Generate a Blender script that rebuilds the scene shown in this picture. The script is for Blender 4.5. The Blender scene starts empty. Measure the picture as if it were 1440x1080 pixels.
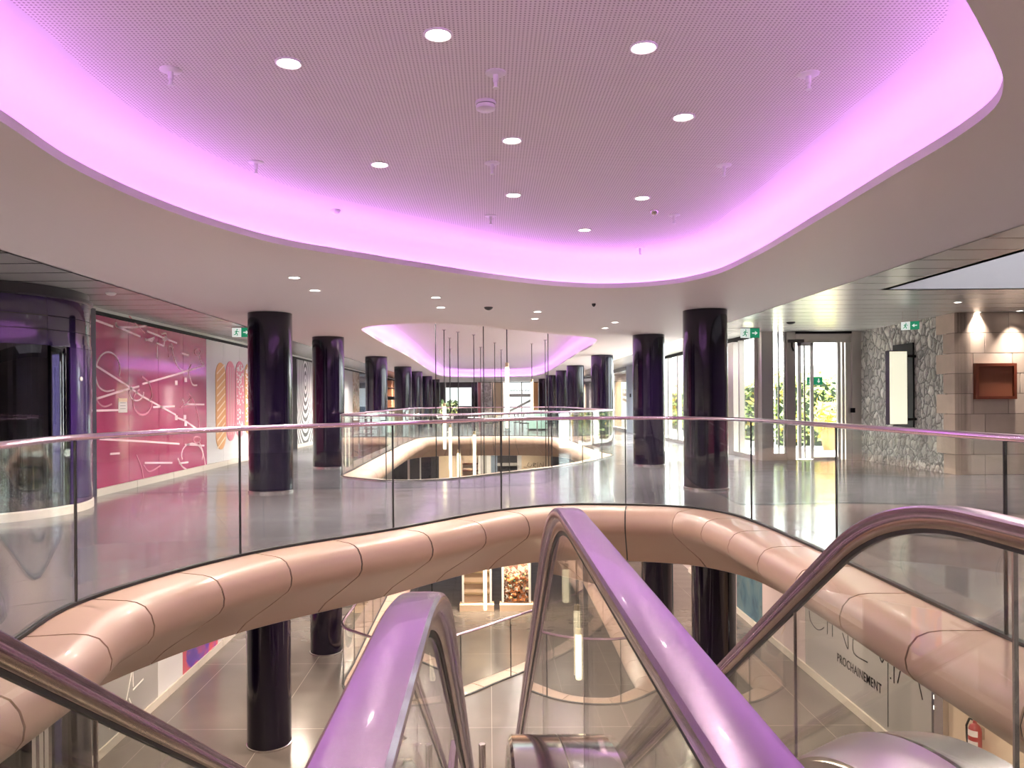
import bpy, math, random
from mathutils import Vector, Matrix
from mathutils.geometry import tessellate_polygon
random.seed(7)
PI = math.pi
S = bpy.context.scene
COL = S.collection

# ---------------------------------------------------------------- camera numbers (1440 x 1080 frame)
F, PX, PY, EYE = 1080.0, 688.0, 565.0, 1.45
ROLL = math.radians(0.4)
def ray(px, py):
    u, v = px - PX, PY - py
    us = u * math.cos(ROLL) + v * math.sin(ROLL)
    vs = -u * math.sin(ROLL) + v * math.cos(ROLL)
    return Vector((us / F, 1.0, vs / F))
def on_z(px, py, z):
    r = ray(px, py); t = (z - EYE) / r.z
    return Vector((0, 0, EYE)) + r * t
def on_x(px, py, x):
    r = ray(px, py); t = x / r.x
    return Vector((0, 0, EYE)) + r * t
def on_y(px, py, y):
    return Vector((0, 0, EYE)) + ray(px, py) * y

FLOOR, CEIL, LOW, DEEP = 0.0, 2.93, -4.15, -8.3
COVE_Z = 3.42
SOFFIT = -0.84

# ---------------------------------------------------------------- materials
def mat(name, color, rough=0.5, metal=0.0, coat=0.0, spec=0.5, emit=None, strength=0.0, aniso=0.0):
    m = bpy.data.materials.new(name); m.use_nodes = True
    b = m.node_tree.nodes['Principled BSDF']
    b.inputs['Base Color'].default_value = (*color, 1)
    b.inputs['Roughness'].default_value = rough
    b.inputs['Metallic'].default_value = metal
    b.inputs['Coat Weight'].default_value = coat
    b.inputs['Coat Roughness'].default_value = 0.04
    b.inputs['Specular IOR Level'].default_value = spec
    if emit:
        b.inputs['Emission Color'].default_value = (*emit, 1)
        b.inputs['Emission Strength'].default_value = strength
    return m
def nodes(m):
    nt = m.node_tree
    return nt, nt.nodes, nt.links, nt.nodes['Principled BSDF']
def add_noise_rough(m, scale, lo, hi):
    nt, N, L, b = nodes(m)
    tc = N.new('ShaderNodeTexCoord'); n = N.new('ShaderNodeTexNoise'); n.inputs['Scale'].default_value = scale
    n.inputs['Detail'].default_value = 5
    r = N.new('ShaderNodeMapRange'); r.inputs['To Min'].default_value = lo; r.inputs['To Max'].default_value = hi
    r.inputs['From Min'].default_value = .3; r.inputs['From Max'].default_value = .7
    L.new(tc.outputs['Object'], n.inputs['Vector']); L.new(n.outputs['Fac'], r.inputs['Value']); L.new(r.outputs[0], b.inputs['Roughness'])
def math_node(N, op, a=None, b=None):
    n = N.new('ShaderNodeMath'); n.operation = op
    for i, v in enumerate((a, b)):
        if isinstance(v, (int, float)): n.inputs[i].default_value = v
    return n
def glass_mat(name, tint=(0.93, 0.97, 0.95), refl=1.0, ior=1.45, rough=0.0):
    m = bpy.data.materials.new(name); m.use_nodes = True
    nt = m.node_tree; N = nt.nodes; L = nt.links; N.clear()
    out = N.new('ShaderNodeOutputMaterial'); mix = N.new('ShaderNodeMixShader')
    tr = N.new('ShaderNodeBsdfTransparent'); tr.inputs[0].default_value = (*tint, 1)
    gl = N.new('ShaderNodeBsdfGlossy'); gl.inputs['Roughness'].default_value = rough; gl.inputs[0].default_value = (refl, refl, refl, 1)
    fr = N.new('ShaderNodeFresnel'); geo = N.new('ShaderNodeNewGeometry')
    mr = N.new('ShaderNodeMapRange'); mr.inputs['To Min'].default_value = ior; mr.inputs['To Max'].default_value = 1 / ior
    L.new(geo.outputs['Backfacing'], mr.inputs['Value']); L.new(mr.outputs[0], fr.inputs['IOR'])
    L.new(fr.outputs[0], mix.inputs[0]); L.new(tr.outputs[0], mix.inputs[1]); L.new(gl.outputs[0], mix.inputs[2])
    L.new(mix.outputs[0], out.inputs[0])
    return m

M = {}
M['plaster'] = mat('plaster', (.80, .72, .72), .55)
M['cove_white'] = mat('cove_white', (.76, .71, .73), .5)
M['white'] = mat('white', (.8, .79, .78), .45)
M['trim_white'] = mat('trim_white', (.82, .8, .8), .35)
M['steel'] = mat('steel', (.62, .58, .57), .24, 1.0)
M['chrome'] = mat('chrome', (.75, .72, .72), .1, 1.0)
M['rail'] = mat('rail_metal', (.66, .5, .64), .2, 1.0)
M['hand'] = mat('handrail_metal', (.43, .31, .45), .26, 1.0, coat=.2)
M['guide'] = mat('guide_metal', (.5, .4, .37), .2, 1.0)
M['black'] = mat('black', (.008, .007, .009), .6, spec=.2)
M['seal'] = mat('seal', (.02, .02, .022), .5)
M['dark'] = mat('dark', (.03, .027, .035), .3, coat=.3)
M['column'] = mat('column', (.005, .002, .012), .13, 0.0, coat=.35, spec=.35)
M['pier'] = mat('pier', (.03, .022, .055), .3, coat=.4)
M['jamb'] = mat('purple_jamb', (.03, .01, .08), .2, coat=.6)
M['header'] = mat('header', (.022, .012, .06), .1, coat=1.0)
M['fascia'] = mat('fascia', (.47, .312, .235), .38, 0.0, coat=.15)
M['kerb'] = mat('kerb', (.62, .56, .49), .35)
M['lens'] = mat('lens', (1, 1, 1), .4, emit=(1, .93, .85), strength=9)
M['led'] = mat('led', (1, 1, 1), .4, emit=(.74, .30, 1.0), strength=9.5)
M['tube'] = mat('tube', (1, .95, .8), .4, emit=(1, .84, .52), strength=.85)
M['brass'] = mat('brass', (.6, .48, .3), .3, 1.0)
M['green'] = mat('green', (.01, .17, .09), .4, emit=(.01, .25, .12), strength=.35)
M['signwhite'] = mat('signwhite', (.85, .9, .87), .4, emit=(.8, .9, .85), strength=.3)
M['red'] = mat('red', (.35, .02, .02), .3, coat=.5)
M['paper'] = mat('paper', (.8, .74, .72), .6)
M['wood'] = mat('wood', (.16, .035, .015), .4)
M['woodpanel'] = mat('woodpanel', (.24, .075, .035), .5)
M['beige'] = mat('beige', (.72, .56, .42), .5)
M['lightbox'] = mat('lightbox', (.8, .8, .7), .4, emit=(.9, .88, .66), strength=.42)
M['skirtlight'] = mat('skirtlight', (1, .9, .75), .4, emit=(1, .85, .6), strength=6)
M['brushed'] = mat('brushed', (.66, .62, .6), .3, 1.0)
M['panelgrey'] = mat('panelgrey', (.38, .36, .35), .2, coat=.5)
M['panelpink'] = mat('panelpink', (.68, .55, .54), .3, coat=.3)
M['panelwhite'] = mat('panelwhite', (.74, .72, .73), .2, coat=.6)
M['stroke'] = mat('stroke', (1, .70, .78), .4)
M['strokewhite'] = mat('strokewhite', (.85, .83, .8), .4)
M['magnolia'] = mat('stroke_dim', (.75, .28, .4), .4)
M['glass'] = glass_mat('balustrade_glass', (.955, .975, .965))
M['escglass'] = glass_mat('escalator_glass', (.93, .945, .93), ior=1.5)
M['doorglass'] = glass_mat('door_glass', (.95, .98, .97))
M['darkglass'] = glass_mat('dark_glass', (.35, .33, .42), ior=1.75)
m = M['skyglass'] = bpy.data.materials.new('skylight_glass'); m.use_nodes = True; m.node_tree.nodes.clear()
_o = m.node_tree.nodes.new('ShaderNodeOutputMaterial'); _t = m.node_tree.nodes.new('ShaderNodeBsdfTranslucent'); _t.inputs[0].default_value = (.26, .26, .28, 1)
m.node_tree.links.new(_t.outputs[0], _o.inputs[0])
M['daylightglow'] = mat('daylightglow', (.75, .82, .8), .35, emit=(.8, .9, .88), strength=.8)  # emission stands in for daylight behind the far shop windows
M['leaf'] = mat('leaf', (.46, .58, .22), .5)
M['leafyellow'] = mat('leafyellow', (.75, .5, .08), .5)
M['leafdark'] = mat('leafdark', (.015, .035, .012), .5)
M['pave'] = mat('pave', (.75, .72, .68), .7)
M['canvas'] = mat('canvas', (.85, .82, .8), .7)
M['terracotta'] = mat('terracotta', (.55, .22, .08), .6)
M['bluegrey'] = mat('bluegrey', (.2, .25, .33), .3, coat=.4)
M['navy'] = mat('navy', (.03, .06, .11), .25, coat=.5)
M['bread'] = mat('bread', (.62, .32, .13), .5)
M['berry'] = mat('berry', (.62, .2, .26), .35)
M['cream'] = mat('cream', (.8, .62, .45), .5)
M['mint'] = mat('mint', (.45, .68, .6), .4)
M['orangebox'] = mat('orangebox', (.62, .3, .16), .5)

# tiled polished stone floor
def floor_mat(name, base, tile_x, tile_y, lo, hi, seam):
    m = mat(name, base, .15, coat=.0, spec=.75)
    nt, N, L, b = nodes(m)
    tc = N.new('ShaderNodeTexCoord'); sp = N.new('ShaderNodeSeparateXYZ'); L.new(tc.outputs['Object'], sp.inputs[0])
    ms = []
    for ax, t in (('X', tile_x), ('Y', tile_y)):
        d = math_node(N, 'DIVIDE', None, t); L.new(sp.outputs[ax], d.inputs[0])
        fr = math_node(N, 'FRACT'); L.new(d.outputs[0], fr.inputs[0])
        c = math_node(N, 'LESS_THAN', None, .010 / t); L.new(fr.outputs[0], c.inputs[0]); ms.append(c)
    mx = math_node(N, 'MAXIMUM'); L.new(ms[0].outputs[0], mx.inputs[0]); L.new(ms[1].outputs[0], mx.inputs[1])
    n = N.new('ShaderNodeTexNoise'); n.inputs['Scale'].default_value = .9; n.inputs['Detail'].default_value = 6
    L.new(tc.outputs['Object'], n.inputs['Vector'])
    cr = N.new('ShaderNodeMix'); cr.data_type = 'RGBA'
    cr.inputs[6].default_value = (*[c * .8 for c in base], 1); cr.inputs[7].default_value = (*[min(1, c * 1.2) for c in base], 1)
    L.new(n.outputs['Fac'], cr.inputs[0])
    c2 = N.new('ShaderNodeMix'); c2.data_type = 'RGBA'; c2.inputs[7].default_value = (*seam, 1)
    L.new(mx.outputs[0], c2.inputs[0]); L.new(cr.outputs[2], c2.inputs[6]); L.new(c2.outputs[2], b.inputs['Base Color'])
    n2 = N.new('ShaderNodeTexNoise'); n2.inputs['Scale'].default_value = 1.6; n2.inputs['Detail'].default_value = 7; n2.inputs['Roughness'].default_value = .65
    mp = N.new('ShaderNodeMapping'); mp.inputs['Scale'].default_value = (.5, 1.6, 1)
    L.new(tc.outputs['Object'], mp.inputs[0]); L.new(mp.outputs[0], n2.inputs['Vector'])
    r = N.new('ShaderNodeMapRange'); r.inputs['From Min'].default_value = .35; r.inputs['From Max'].default_value = .65
    r.inputs['To Min'].default_value = lo; r.inputs['To Max'].default_value = hi
    L.new(n2.outputs['Fac'], r.inputs['Value']); L.new(r.outputs[0], b.inputs['Roughness'])
    return m
M['floor'] = floor_mat('polished_floor', (.105, .10, .112), 2.4, 3.1, .10, .19, (.07, .065, .065))
M['lowfloor'] = floor_mat('lower_floor', (.125, .105, .095), 1.9, 3.3, .16, .27, (.3, .26, .23))

# perforated ceiling
m = M['perf'] = mat('perforated', (.7, .66, .66), .6)
nt, N, L, b = nodes(m)
tc = N.new('ShaderNodeTexCoord'); mp = N.new('ShaderNodeMapping'); mp.inputs['Scale'].default_value = (1 / .023,) * 3
L.new(tc.outputs['Object'], mp.inputs[0])
fr = N.new('ShaderNodeVectorMath'); fr.operation = 'FRACTION'; L.new(mp.outputs[0], fr.inputs[0])
sb = N.new('ShaderNodeVectorMath'); sb.operation = 'SUBTRACT'; sb.inputs[1].default_value = (.5, .5, 0); L.new(fr.outputs[0], sb.inputs[0])
sx = N.new('ShaderNodeSeparateXYZ'); L.new(sb.outputs[0], sx.inputs[0])
cb = N.new('ShaderNodeCombineXYZ'); L.new(sx.outputs[0], cb.inputs[0]); L.new(sx.outputs[1], cb.inputs[1])
ln = N.new('ShaderNodeVectorMath'); ln.operation = 'LENGTH'; L.new(cb.outputs[0], ln.inputs[0])
lt = math_node(N, 'LESS_THAN', None, .26); L.new(ln.outputs['Value'], lt.inputs[0])
mx = N.new('ShaderNodeMix'); mx.data_type = 'RGBA'; mx.inputs[6].default_value = (.82, .76, .77, 1); mx.inputs[7].default_value = (.40, .34, .35, 1)
L.new(lt.outputs[0], mx.inputs[0]); L.new(mx.outputs[2], b.inputs['Base Color'])

# slatted metal ceiling
m = M['slat'] = mat('slat_ceiling', (.70, .68, .67), .26, .5)
nt, N, L, b = nodes(m)
tc = N.new('ShaderNodeTexCoord'); sp = N.new('ShaderNodeSeparateXYZ'); L.new(tc.outputs['Object'], sp.inputs[0])
d = math_node(N, 'DIVIDE', None, .6); L.new(sp.outputs['Y'], d.inputs[0]); fr = math_node(N, 'FRACT'); L.new(d.outputs[0], fr.inputs[0])
lt = math_node(N, 'LESS_THAN', None, .06); L.new(fr.outputs[0], lt.inputs[0])
mx = N.new('ShaderNodeMix'); mx.data_type = 'RGBA'; mx.inputs[6].default_value = (.80, .79, .78, 1); mx.inputs[7].default_value = (.16, .15, .15, 1)
L.new(lt.outputs[0], mx.inputs[0]); L.new(mx.outputs[2], b.inputs['Base Color'])

# rubble stone wall
m = M['rubble'] = mat('rubble_stone', (.4, .4, .38), .75)
nt, N, L, b = nodes(m)
tc = N.new('ShaderNodeTexCoord'); mp = N.new('ShaderNodeMapping'); mp.inputs['Scale'].default_value = (5.6, 5.6, 4.6)
L.new(tc.outputs['Object'], mp.inputs[0])
nz = N.new('ShaderNodeTexNoise'); nz.inputs['Scale'].default_value = 2.2; L.new(mp.outputs[0], nz.inputs['Vector'])
va = N.new('ShaderNodeVectorMath'); va.operation = 'MULTIPLY_ADD'; va.inputs[1].default_value = (.5,) * 3
L.new(nz.outputs['Color'], va.inputs[0]); L.new(mp.outputs[0], va.inputs[2])
vo = N.new('ShaderNodeTexVoronoi'); vo.feature = 'DISTANCE_TO_EDGE'; vo.inputs['Scale'].default_value = 1
vc = N.new('ShaderNodeTexVoronoi'); vc.inputs['Scale'].default_value = 1
L.new(va.outputs[0], vo.inputs['Vector']); L.new(va.outputs[0], vc.inputs['Vector'])
ramp = N.new('ShaderNodeValToRGB'); ramp.color_ramp.elements[0].color = (.33, .32, .30, 1); ramp.color_ramp.elements[1].color = (.74, .72, .67, 1)
L.new(vc.outputs['Color'], ramp.inputs[0])
gap = N.new('ShaderNodeMapRange'); gap.inputs['From Max'].default_value = .09; L.new(vo.outputs['Distance'], gap.inputs['Value'])
mx = N.new('ShaderNodeMix'); mx.data_type = 'RGBA'; mx.inputs[6].default_value = (.2, .195, .185, 1)
L.new(gap.outputs[0], mx.inputs[0]); L.new(ramp.outputs[0], mx.inputs[7]); L.new(mx.outputs[2], b.inputs['Base Color'])
bp = N.new('ShaderNodeBump'); bp.inputs['Strength'].default_value = .9; bp.inputs['Distance'].default_value = .08
gg = N.new('ShaderNodeMapRange'); gg.inputs['From Max'].default_value = .3; L.new(vo.outputs['Distance'], gg.inputs['Value'])
L.new(gg.outputs[0], bp.inputs['Height']); L.new(bp.outputs[0], b.inputs['Normal'])

# sandstone with slight variation per object
def stone_mat(name, c):
    m = mat(name, c, .7)
    nt, N, L, b = nodes(m)
    tc = N.new('ShaderNodeTexCoord'); n = N.new('ShaderNodeTexNoise'); n.inputs['Scale'].default_value = 3; n.inputs['Detail'].default_value = 6
    L.new(tc.outputs['Object'], n.inputs['Vector'])
    mx = N.new('ShaderNodeMix'); mx.data_type = 'RGBA'
    mx.inputs[6].default_value = (*[k * .8 for k in c], 1); mx.inputs[7].default_value = (*[k * 1.18 for k in c], 1)
    L.new(n.outputs['Fac'], mx.inputs[0]); L.new(mx.outputs[2], b.inputs['Base Color'])
    return m
M['sandstone'] = stone_mat('sandstone', (.47, .37, .295))
M['sandstone2'] = stone_mat('sandstone_light', (.56, .45, .36))
M['mortar'] = mat('mortar', (.22, .18, .15), .8)

# poster materials
m = M['pinkposter'] = mat('pink_poster', (.45, .04, .16), .22, coat=1.0)
nt, N, L, b = nodes(m)
tc = N.new('ShaderNodeTexCoord'); n = N.new('ShaderNodeTexNoise'); n.inputs['Scale'].default_value = .7; L.new(tc.outputs['Object'], n.inputs['Vector'])
cr = N.new('ShaderNodeValToRGB'); cr.color_ramp.elements[0].position = .35; cr.color_ramp.elements[1].position = .68
cr.color_ramp.elements[0].color = (.38, .022, .11, 1); cr.color_ramp.elements[1].color = (.46, .06, .165, 1)
L.new(n.outputs['Fac'], cr.inputs[0]); L.new(cr.outputs[0], b.inputs['Base Color'])
b.inputs['Coat Roughness'].default_value = .06; b.inputs['Coat IOR'].default_value = 1.7
def swirl_mat(name, scale, dist, c0, c1, loc):
    m = mat(name, c1, .3, coat=.5)
    nt, N, L, b = nodes(m)
    tc = N.new('ShaderNodeTexCoord'); mp = N.new('ShaderNodeMapping'); mp.inputs['Location'].default_value = loc; mp.inputs['Scale'].default_value = (1, 1, .6)
    w = N.new('ShaderNodeTexWave'); w.wave_type = 'RINGS'; w.rings_direction = 'SPHERICAL'; w.inputs['Scale'].default_value = scale
    w.inputs['Distortion'].default_value = dist; w.inputs['Detail'].default_value = 1.5; w.inputs['Detail Scale'].default_value = .7
    cr = N.new('ShaderNodeValToRGB'); cr.color_ramp.elements[0].position = .42; cr.color_ramp.elements[1].position = .58
    cr.color_ramp.elements[0].color = (*c0, 1); cr.color_ramp.elements[1].color = (*c1, 1)
    L.new(tc.outputs['Object'], mp.inputs[0]); L.new(mp.outputs[0], w.inputs['Vector']); L.new(w.outputs['Fac'], cr.inputs[0]); L.new(cr.outputs[0], b.inputs['Base Color'])
    return m
M['swirl'] = swirl_mat('swirl_poster', 2.0, 1.0, (.03, .03, .035), (.75, .74, .75), (0, 1.1, -1.25))
def blotch_mat(name, scale, cols, rough=.35):
    m = mat(name, cols[0], rough, coat=.4)
    nt, N, L, b = nodes(m)
    tc = N.new('ShaderNodeTexCoord'); n = N.new('ShaderNodeTexNoise'); n.inputs['Scale'].default_value = scale; n.inputs['Detail'].default_value = 3
    n.inputs['Distortion'].default_value = 1.2
    cr = N.new('ShaderNodeValToRGB'); e = cr.color_ramp.elements
    while len(e) < len(cols): e.new(.5)
    for i, c in enumerate(cols):
        e[i].position = .32 + .36 * i / (len(cols) - 1); e[i].color = (*c, 1)
    L.new(tc.outputs['Object'], n.inputs['Vector']); L.new(n.outputs['Fac'], cr.inputs[0]); L.new(cr.outputs[0], b.inputs['Base Color'])
    return m
M['floral'] = blotch_mat('floral_poster', 2.5, [(.05, .08, .04), (.3, .16, .08), (.55, .5, .42), (.12, .2, .08)])
M['bluepaint'] = blotch_mat('blue_painting', 1.2, [(.02, .06, .1), (.05, .14, .2), (.12, .2, .22), (.03, .04, .09)])
M['redblue'] = blotch_mat('red_blue_poster', 1.1, [(.08, .02, .3), (.12, .04, .4), (.6, .06, .08), (.5, .08, .12)])
M['patternwhite'] = blotch_mat('patterned_screen', 3.5, [(.85, .82, .82), (.8, .76, .76), (.4, .34, .35), (.85, .8, .8)])
M['flowers'] = blotch_mat('flower_display', 5, [(.02, .02, .02), (.7, .5, .4), (.05, .04, .04), (.55, .16, .1)])

# ---------------------------------------------------------------- mesh building
ORG = {}
class MB:
    def __init__(self): self.v = []; self.f = []; self.m = []
    def add(self, vs, fs, mi=0):
        o = len(self.v); self.v += [Vector(p) for p in vs]
        self.f += [tuple(i + o for i in f) for f in fs]; self.m += [mi] * len(fs)
        return self
    def box(self, x0, x1, y0, y1, z0, z1, mi=0):
        return self.add([(x0, y0, z0), (x1, y0, z0), (x1, y1, z0), (x0, y1, z0), (x0, y0, z1), (x1, y0, z1), (x1, y1, z1), (x0, y1, z1)],
                        [(0, 3, 2, 1), (4, 5, 6, 7), (0, 1, 5, 4), (1, 2, 6, 5), (2, 3, 7, 6), (3, 0, 4, 7)], mi)
    def slab(self, p0, p1, thick, z0, z1, mi=0):
        """a wall-like board from plan point p0 to p1, thick to its left"""
        p0 = Vector(p0[:2]); p1 = Vector(p1[:2]); t = (p1 - p0).normalized(); n = Vector((-t.y, t.x)) * thick
        q = [p0, p1, p1 + n, p0 + n]
        return self.prism(q, z0, z1, mi)
    def prism(self, poly, z0, z1, mi=0):
        n = len(poly)
        vs = [(p[0], p[1], z0) for p in poly] + [(p[0], p[1], z1) for p in poly]
        fs = [tuple(range(n - 1, -1, -1)), tuple(range(n, 2 * n))] + [(i, (i + 1) % n, n + (i + 1) % n, n + i) for i in range(n)]
        return self.add(vs, fs, mi)
    def bar(self, a, b, w, h, mi=0, up=(0, 0, 1)):
        a = Vector(a); b = Vector(b); d = (b - a).normalized(); u = Vector(up)
        if abs(d.dot(u)) > .95: u = Vector((0, 1, 0))
        s = d.cross(u).normalized() * w / 2; u = s.cross(d).normalized() * h / 2
        vs = [a - s - u, a + s - u, a + s + u, a - s + u, b - s - u, b + s - u, b + s + u, b - s + u]
        return self.add(vs, [(0, 3, 2, 1), (4, 5, 6, 7), (0, 1, 5, 4), (1, 2, 6, 5), (2, 3, 7, 6), (3, 0, 4, 7)], mi)
    def lathe(self, prof, c=(0, 0, 0), n=32, mi=0, ring=False):
        c = Vector(c); o = []; k = len(prof)
        for i in range(n):
            a = 2 * PI * i / n
            for r, z in prof: o.append(c + Vector((r * math.cos(a), r * math.sin(a), z)))
        fs = []
        for i in range(n):
            j = (i + 1) % n
            for q in range(k - 1): fs.append((i * k + q, j * k + q, j * k + q + 1, i * k + q + 1))
        if ring:
            for i in range(n): fs.append((i * k + k - 1, ((i + 1) % n) * k + k - 1, ((i + 1) % n) * k, i * k))
            return self.add(o, fs, mi)
        if prof[0][0] > 1e-6: fs.append(tuple(i * k for i in range(n - 1, -1, -1)))
        if prof[-1][0] > 1e-6: fs.append(tuple(i * k + k - 1 for i in range(n)))
        return self.add(o, fs, mi)
    def cyl(self, c, r, z0, z1, n=24, mi=0):
        return self.lathe([(r, z0), (r, z1)], (c[0], c[1], 0), n, mi)
    def tube(self, path, r, n=8, mi=0, closed=False):
        path = [Vector(p) for p in path]; k = len(path); vs = []
        ref = None
        for i, p in enumerate(path):
            a = path[i - 1] if (i or closed) else p; b = path[(i + 1) % k] if (i < k - 1 or closed) else p
            t = (b - a).normalized()
            if ref is None: ref = t.orthogonal().normalized()
            ref = (ref - t * ref.dot(t)).normalized(); bi = t.cross(ref)
            rr = r[i] if isinstance(r, (list, tuple)) else r
            for j in range(n):
                an = 2 * PI * j / n; vs.append(p + ref * rr * math.cos(an) + bi * rr * math.sin(an))
        fs = []
        for i in range(k if closed else k - 1):
            i2 = (i + 1) % k
            for j in range(n): fs.append((i * n + j, i * n + (j + 1) % n, i2 * n + (j + 1) % n, i2 * n + j))
        if not closed: fs += [tuple(range(n - 1, -1, -1)), tuple((k - 1) * n + j for j in range(n))]
        return self.add(vs, fs, mi)
    def ball(self, c, r, n=12, mi=0, sz=1.0):
        prof = [(max(0, r * math.sin(PI * i / n)), -r * sz * math.cos(PI * i / n)) for i in range(n + 1)]
        prof[0] = (0, prof[0][1]); prof[-1] = (0, prof[-1][1])
        return self.lathe(prof, c, n * 2, mi)
    def sweep(self, pts, prof, closed_path=False, closed_prof=True, mi=0):
        """pts: list of (point2d, inward normal2d); prof: list of (offset inward, z)"""
        k = len(prof); vs = []
        for p, nrm in pts:
            for o, z in prof: vs.append((p.x + nrm.x * o, p.y + nrm.y * o, z))
        fs = []; n = len(pts)
        for i in range(n if closed_path else n - 1):
            j = (i + 1) % n
            for q in range(k if closed_prof else k - 1):
                q2 = (q + 1) % k
                fs.append((i * k + q, i * k + q2, j * k + q2, j * k + q))
        if closed_prof and not closed_path: fs += [tuple(range(k - 1, -1, -1)), tuple((n - 1) * k + q for q in range(k))]
        return self.add(vs, fs, mi)
    def sweep_yz(self, path, prof, mi=0):
        """path: (y, z) polyline; prof: closed list of (dx, dn), dn along the path's upward normal"""
        k = len(prof); vs = []; n = len(path)
        for i, (y, z) in enumerate(path):
            a = path[max(0, i - 1)]; b = path[min(n - 1, i + 1)]
            t = Vector((b[0] - a[0], b[1] - a[1])).normalized(); nn = Vector((-t.y, t.x))
            for dx, dn in prof: vs.append((dx, y + nn.x * dn, z + nn.y * dn))
        fs = []
        for i in range(n - 1):
            for q in range(k):
                q2 = (q + 1) % k; fs.append((i * k + q, (i + 1) * k + q, (i + 1) * k + q2, i * k + q2))
        fs += [tuple(range(k)), tuple((n - 1) * k + q for q in range(k - 1, -1, -1))]
        return self.add(vs, fs, mi)
    def poly_holes(self, outer, holes, z, mi=0, up=True):
        loops = [[Vector((p[0], p[1], 0)) for p in outer]] + [[Vector((p[0], p[1], 0)) for p in h] for h in holes]
        flat = [p for l in loops for p in l]
        fs = []
        for t in tessellate_polygon(loops):
            a, b, c = (flat[i] for i in t)
            cz = (b - a).cross(c - a).z
            if (cz > 0) != up: t = (t[0], t[2], t[1])
            fs.append(tuple(t))
        return self.add([(p.x, p.y, z) for p in flat], fs, mi)
    def build(self, name, mats, parent=None, org=None, smooth=True, angle=38):
        if parent is not None: o0 = ORG[parent]
        elif org is not None: o0 = Vector(org)
        else:
            xs = [p.x for p in self.v]; ys = [p.y for p in self.v]; zs = [p.z for p in self.v]
            o0 = Vector(((min(xs) + max(xs)) / 2, (min(ys) + max(ys)) / 2, min(zs)))
        me = bpy.data.meshes.new(name)
        me.from_pydata([tuple(p - o0) for p in self.v], [], self.f)
        if not isinstance(mats, (list, tuple)): mats = [mats]
        for mm in mats: me.materials.append(M[mm] if isinstance(mm, str) else mm)
        if len(mats) > 1: me.polygons.foreach_set('material_index', self.m)
        me.validate(); 
        import bmesh
        bm = bmesh.new(); bm.from_mesh(me); bmesh.ops.recalc_face_normals(bm, faces=bm.faces); bm.to_mesh(me); bm.free()
        if smooth:
            me.shade_smooth(); me.set_sharp_from_angle(angle=math.radians(angle))
        ob = bpy.data.objects.new(name, me); COL.objects.link(ob)
        if parent is not None: ob.parent = parent
        else: ob.location = o0
        ORG[ob] = o0
        return ob

def tag(o, label=None, cat=None, group=None, kind=None):
    if label: o['label'] = label
    if cat: o['category'] = cat
    if group: o['group'] = group
    if kind: o['kind'] = kind
    return o
def struct(o, label=None): 
    o['kind'] = 'structure'
    if label: o['label'] = label
    return o
def thing(name, loc, label, cat, group=None, rz=0, kind=None):
    e = bpy.data.objects.new(name, None); COL.objects.link(e); e.location = loc; e.rotation_euler = (0, 0, rz)
    e.empty_display_size = .2
    ORG[e] = Vector(loc) if not rz else Vector((0, 0, 0))
    return tag(e, label, cat, group, kind)
def local_thing(name, label, cat, group=None, kind=None):
    e = thing(name, (0, 0, 0), label, cat, group, kind=kind); return e
def dup(root, loc, rz=0, label=None, group=None, scale=None):
    def cp(o, par):
        c = o.copy(); COL.objects.link(c)
        if par is not None: c.parent = par
        ORG[c] = Vector((0, 0, 0))
        for ch in list(o.children): cp(ch, c)
        return c
    r = cp(root, None); r.location = loc; r.rotation_euler = (0, 0, rz)
    if scale: r.scale = scale
    if label: r['label'] = label
    if group: r['group'] = group
    return r

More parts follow.
